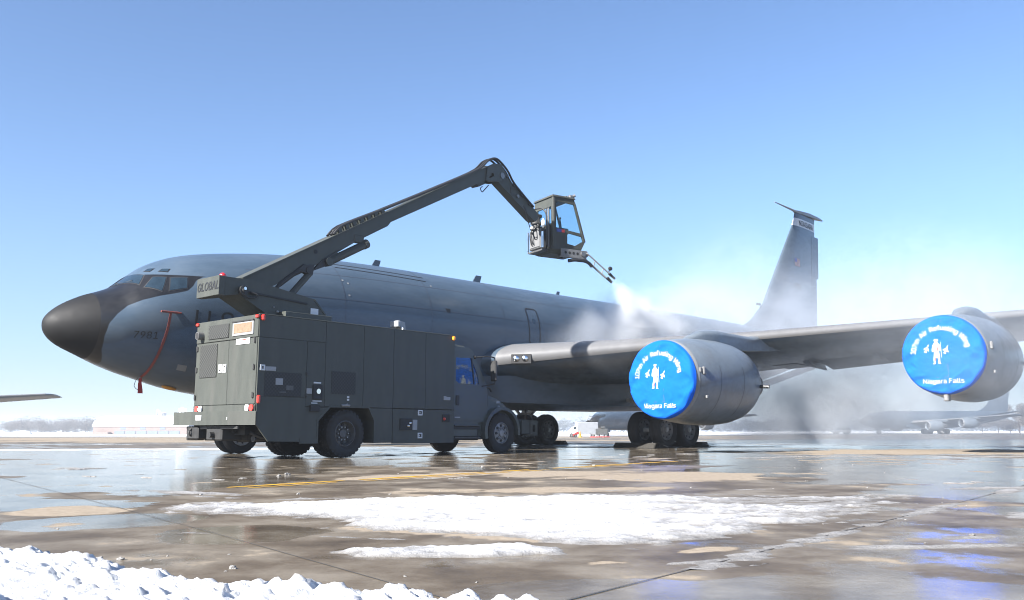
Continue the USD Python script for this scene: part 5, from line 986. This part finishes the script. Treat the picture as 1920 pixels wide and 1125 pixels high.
hs = [(math.cos(a) * 1.1 * (1 + .2 * math.sin(3 * a)), .5 * math.sin(a), .09) for a in np.linspace(0, 5.6, 22)]
hp_ = obj('red_hose', [trimesh.Trimesh(q.vertices + np.array(place(at(1118, 154), 154)), q.faces, process=False) for q in (tube(hs, .09, 6), tube([(1.0, -.3, .09), (1.6, -.1, .09), (2.2, .2, .09)], .09, 6))], 'cloth_red', label='red hose lying on the ground beside the power cart', cat='hose')
S_ = thing('parked_car', 'dark vehicle parked far off in the mist left of the hazy aircraft', 'car', place(at(1570, 225), 225), 185)
obj('body', [hull([(x, y, z) for y in (-.9, .9) for x, z in ((-2.2, .35), (2.2, .35), (2.25, .8), (1.1, .98), (-2.2, 1.0), (-2.3, .6))])], 'van_grey', S_, smooth=False); obj('cabin', [hull([(x, y * k, z) for y in (-.85, .85) for x, z, k in ((-2.1, .95, 1), (1.1, .95, 1), (.5, 1.6, .85), (-1.9, 1.65, .85))])], 'cockpit_glass', S_, smooth=False)
obj('roof', [hull([(x, y, z) for y in (-.72, .72) for x, z in ((-1.92, 1.64), (.5, 1.60), (.45, 1.69), (-1.85, 1.73))])], 'van_grey', S_, smooth=False); vehicle_wheels(S_, (-1.4, 1.4), -.85, .85, .34)
# hangar
hz0 = float(gz(-169, 400))
HG = thing('hangar', 'large round-roofed hangar with snow on the roof, far off at the left', 'building', (-190, 400, hz0), 0)
arc = [(15 - 15 * math.cos(a), 3.75 + 4.7 * math.sin(a)) for a in np.linspace(0, np.pi, 25)]
obj('wall', [bx(0, 42.5, -.02, .4, 0, 3.75)], 'hangar_wall', HG, smooth=False); obj('rear_wall', [bx(0, 42.5, 29.6, 30, 0, 3.75)], 'hangar_wall', HG, smooth=False)
obj('gable', [prism_x(Polygon([(0, 0)] + arc + [(30, 0)]), 42.5, 42.8)], 'hangar_end', HG, smooth=False); obj('gable', [prism_x(Polygon([(0, 0)] + arc + [(30, 0)]), -.3, 0)], 'hangar_wall', HG, smooth=False)
ao = np.array([(15 - 15.5 * math.cos(a), 3.7 + 5.0 * math.sin(a)) for a in np.linspace(0, np.pi, 25)])
obj('roof', [prism_x(Polygon(list(map(tuple, ao)) + arc[::-1]), -.6, 43.2)], 'roof_snow', HG, smooth=False)
for k in range(6): obj('door_panel', [bx(9.5 + k * 5.0, 14.1 + k * 5.0, -.2, -.02, .0, 1.75)], 'hangar_end', HG, smooth=False)
obj('lean_to', [bx(2, 8, -3.5, -.05, 0, 1.1)], 'hangar_wall', HG, smooth=False); obj('window', [bx(12 + 9 * k, 14.5 + 9 * k, -.08, -.02, 2.2, 3.3) for k in range(3)], 'hangar_end', HG, smooth=False)
for k, (px, w, z0, z1) in enumerate(((302, 2.2, 0, 14.2), (312, 3.2, 0, 12.6), (347, 4.4, 0, 15.2))):
    xx = at(px, 520); T_ = thing('storage_tank', ['slim white tank behind the hangar roof, leftmost of three', 'squat grey-white tank between the two taller ones behind the hangar', 'tall white tank behind the right end of the hangar'][k], 'tank', place(xx, 520), 0)
    obj('shell', [cyl((0, 0, z0), (0, 0, z1 - .6), w / 2, 24)], 'tank_white' if k != 1 else 'van_grey', T_); obj('roof', [cyl((0, 0, z1 - .6), (0, 0, z1), w / 2 + .1, 24, w / 6)], 'roof_snow', T_); obj('ladder', [bx(-.2, .2, -w / 2 - .12, -w / 2 - .04, 0, z1 - .6)], 'steel_grey', T_)
for px, Yd, w, h in ((20, 385, 13, 1.3), (8, 380, 6, .9), (110, 390, 9, 1.2), (135, 385, 7, .9), (55, 395, 8, 2.0)):
    m = trimesh.creation.icosphere(3, 1.0); m.vertices *= 1 + .3 * (meshkit.fbm(m.vertices * 2 + px, 3, 9)[:, None] - .5); m.apply_scale([w / 2, 2.5, h])
    g = place(at(px, Yd), Yd); m.apply_translation((g[0], g[1], g[2] - .1)); pth = obj('snow_mound', m, 'roof_snow', smooth=True, label={20: 'low wide snow mound at the far left edge, widest of the row', 8: 'small snow mound cut by the left edge of the photo', 110: 'snow mound between the highest far tree and the hangar', 135: 'small snow mound nearest the hangar', 55: 'tallest snow mound, below the highest far tree'}[px], cat='snow mound')
# trees: tapered trunk, limbs and a crown of twig clusters
def crown_mesh(h, w, n, size, rng):
    k = 9; C0 = np.stack([rng.normal(0, w * .28, k), rng.normal(0, w * .28, k), h * (.45 + .45 * rng.random(k))], -1); rad = w * (.20 + .16 * rng.random(k))
    i = rng.integers(0, k, n); u = rng.normal(size=(n, 3)); u /= np.linalg.norm(u, axis=1, keepdims=True)
    p = C0[i] + u * (rad[i] * rng.random(n) ** .45)[:, None] * [1, 1, .9]
    a = rng.normal(size=(n, 3)); a /= np.linalg.norm(a, axis=1, keepdims=True); b = np.cross(a, rng.normal(size=(n, 3))); b /= np.linalg.norm(b, axis=1, keepdims=True)
    s = size * (.5 + rng.random(n))[:, None]
    v = np.stack([p - a * s, p + b * s * .45, p + a * s, p - b * s * .45], 1).reshape(-1, 3); q = np.arange(4 * n).reshape(-1, 4)
    return trimesh.Trimesh(v, np.vstack([q[:, [0, 1, 2]], q[:, [0, 2, 3]]]), process=False), C0
def tree(px, Yd, h, w, lab, n=2600, size=.28):
    t_ = thing('bare_tree', lab, 'tree', place(at(px, Yd), Yd, -.05), float(rng.uniform(0, 360)))
    cm, C0 = crown_mesh(h, w, n, size, rng)
    obj('trunk', [cyl((0, 0, 0), (0, 0, h * .5), h * .03, 10, h * .018)] + [cyl((0, 0, h * (.25 + .02 * k)), c, h * .012, 6, h * .004) for k, c in enumerate(C0)], 'bark', t_)
    obj('crown', cm, 'twigs', t_, smooth=False)
for args in ((1901, 300, 10.5, 8.0, 'tall rounded bare tree near the right edge, behind the tail of the hazy aircraft'), (1862, 330, 6.0, 8.5, 'low wide bare tree under the rear fuselage of the hazy aircraft'), (1832, 340, 5.2, 7.0, 'small low tree left of the wide one, behind the hazy aircraft'), (1925, 290, 6.5, 6.0, 'bare tree cut by the right edge of the photo'), (1884, 350, 4.8, 6.0, 'small tree just left of the tall rounded bare tree'),
             (60, 470, 7.6, 15.0, 'broad dark round tree at the far left, highest of the left tree line'), (30, 480, 5.8, 12.0, 'lower round tree at the far left, left of the highest one'), (100, 500, 5.2, 14.0, 'low spreading tree right of the highest one in the left tree line'), (128, 520, 7.0, 15.0, 'middling tree nearer the hangar in the left tree line'), (150, 515, 7.6, 15.0, 'wide tree just left of the hangar'), (170, 530, 7.4, 12.0, 'tree half hidden by the left end of the hangar')):
    tree(*args)
wd = []
for px in np.arange(-260, 2300, 22):
    Yd = 900 + 120 * rng.random(); g = place(at(px, Yd), Yd); cm, _ = crown_mesh(7 + 4 * rng.random(), 26, 420, 1.3, rng); cm.apply_translation(g); wd.append(cm)
obj('far_woodland', wd, 'far_wood', smooth=False, label='thin line of far woodland along the horizon', cat='woodland', kind='stuff')

# ------------------------------------------------------------------ spray and steam
mat_haze = usdkit.material(stage, '/World/Looks/haze_air', {'v': ('principled_volume', {'color': (.90, .95, 1.0), 'density': .0006, 'anisotropy': .3})}, volume='v.volume')
obj('haze', bx(-3500, 3500, -700, 5300, -2.6, 18), 'haze_air', smooth=False, kind='stuff', label='thin cold haze lying over the airfield', cat='haze')
def mist_material(name, blobs, dens, colour, nscale, lo, hi, aniso=.45, detail=5.0, dist=.6):
    n = {'g': ('geometry', {}), 'no': ('noise_texture', {'scale': nscale, 'detail': detail, 'roughness': .6, 'distortion': dist}),
         'nr': ('map_range', {'from_min': lo, 'from_max': hi, 'clamp': True}), 'mul': ('math', {'math_type': 'multiply'}), 'dn': ('math', {'math_type': 'multiply', 'value2': dens}),
         'v': ('principled_volume', {'color': colour, 'anisotropy': aniso})}
    l = [('g.position', 'no.vector'), ('no.fac', 'nr.value'), ('nr.result', 'mul.value1'), ('mul.value', 'dn.value1'), ('dn.value', 'v.density')]
    prev = None
    for i, (c, r, k) in enumerate(blobs):
        r = np.asarray(r, float); c = np.asarray(c, float)
        n['m%d' % i] = ('vector_math', {'math_type': 'subtract', 'vector2': tuple(c)}); n['s%d' % i] = ('vector_math', {'math_type': 'multiply', 'vector2': tuple(1 / r)}); n['l%d' % i] = ('vector_math', {'math_type': 'length'})
        n['f%d' % i] = ('map_range', {'range_type': 'smoothstep', 'from_min': 1.0, 'from_max': .1, 'to_min': 0.0, 'to_max': k, 'clamp': True})
        l += [('g.position', 'm%d.vector1' % i), ('m%d.vector' % i, 's%d.vector1' % i), ('s%d.vector' % i, 'l%d.vector1' % i), ('l%d.value' % i, 'f%d.value' % i)]
        if prev is None: prev = 'f%d.result' % i
        else:
            n['a%d' % i] = ('math', {'math_type': 'add'}); l += [(prev, 'a%d.value1' % i), ('f%d.result' % i, 'a%d.value2' % i)]; prev = 'a%d.value' % i
    l.append((prev, 'mul.value2'))
    usdkit.material(stage, '/World/Looks/' + name, n, l, volume='v.volume')
def wpt(px, py, Yd):
    t_ = math.radians(PITCH); r = np.array([(px - 960) / 1633, math.cos(t_) + (py - 562.5) / 1633 * math.sin(t_), math.sin(t_) - (py - 562.5) / 1633 * math.cos(t_)])
    return np.array(EYE) + r * Yd / r[1]
mist_material('steam', [((3.9, 28.6, 4.0), (2.2, 2.2, 1.6), 2.6), ((3.2, 28.0, 3.3), (2.6, 2.4, 1.3), 1.6), ((5.6, 30.0, 4.6), (3.0, 3.0, 1.8), 1.1), ((9.0, 33.0, 4.2), (6.0, 7, 3.0), .36), ((10.5, 41, 6.0), (5.5, 8, 5), .30), ((20, 44, 7.0), (8, 9, 5), .30), ((10.3, 30.5, 1.2), (4.3, 5.5, 2.9), 1.9), ((14, 31, 3.4), (9, 11, 3.6), .42), ((13, 30, 1.8), (8, 10, 3.4), .50), ((13.0, 22.0, 2.8), (5.0, 4.2, 3.2), .42)], .30, (.88, .93, 1.0), .55, .37, .66, aniso=.17)
obj('steam_cloud', bx(.3, 24.5, 18, 50.5, .12, 12.5), 'steam', smooth=False, label='white drifting steam from the spray, spreading right over the wing and tail', cat='steam', kind='stuff')
ja, jb2 = wpt(1146, 522, 25.9), wpt(1208, 603, 27.8)
jd = (jb2 - ja) / np.linalg.norm(jb2 - ja)
mist_material('spray', [(ja + (jb2 - ja) * u, np.full(3, .10 + .80 * u), 1.3 - .5 * u) for u in (.03, .12, .24, .38, .54, .72, .92)] + [(jb2 + np.array((.2, .3, -.3)), (1.9, 1.4, 1.1), .55), (jb2 + np.array((-.9, .2, -.7)), (1.2, 1.0, .7), .5)], 1.05, (1.0, 1.0, 1.0), 1.9, .36, .64, aniso=-.1)
obj('spray_jet', cyl(ja, jb2 + jd * 1.3, .10, 24, 2.1), 'spray', smooth=True, label='jet of de-icing spray shooting from the nozzle down onto the wing root', cat='spray', kind='stuff')
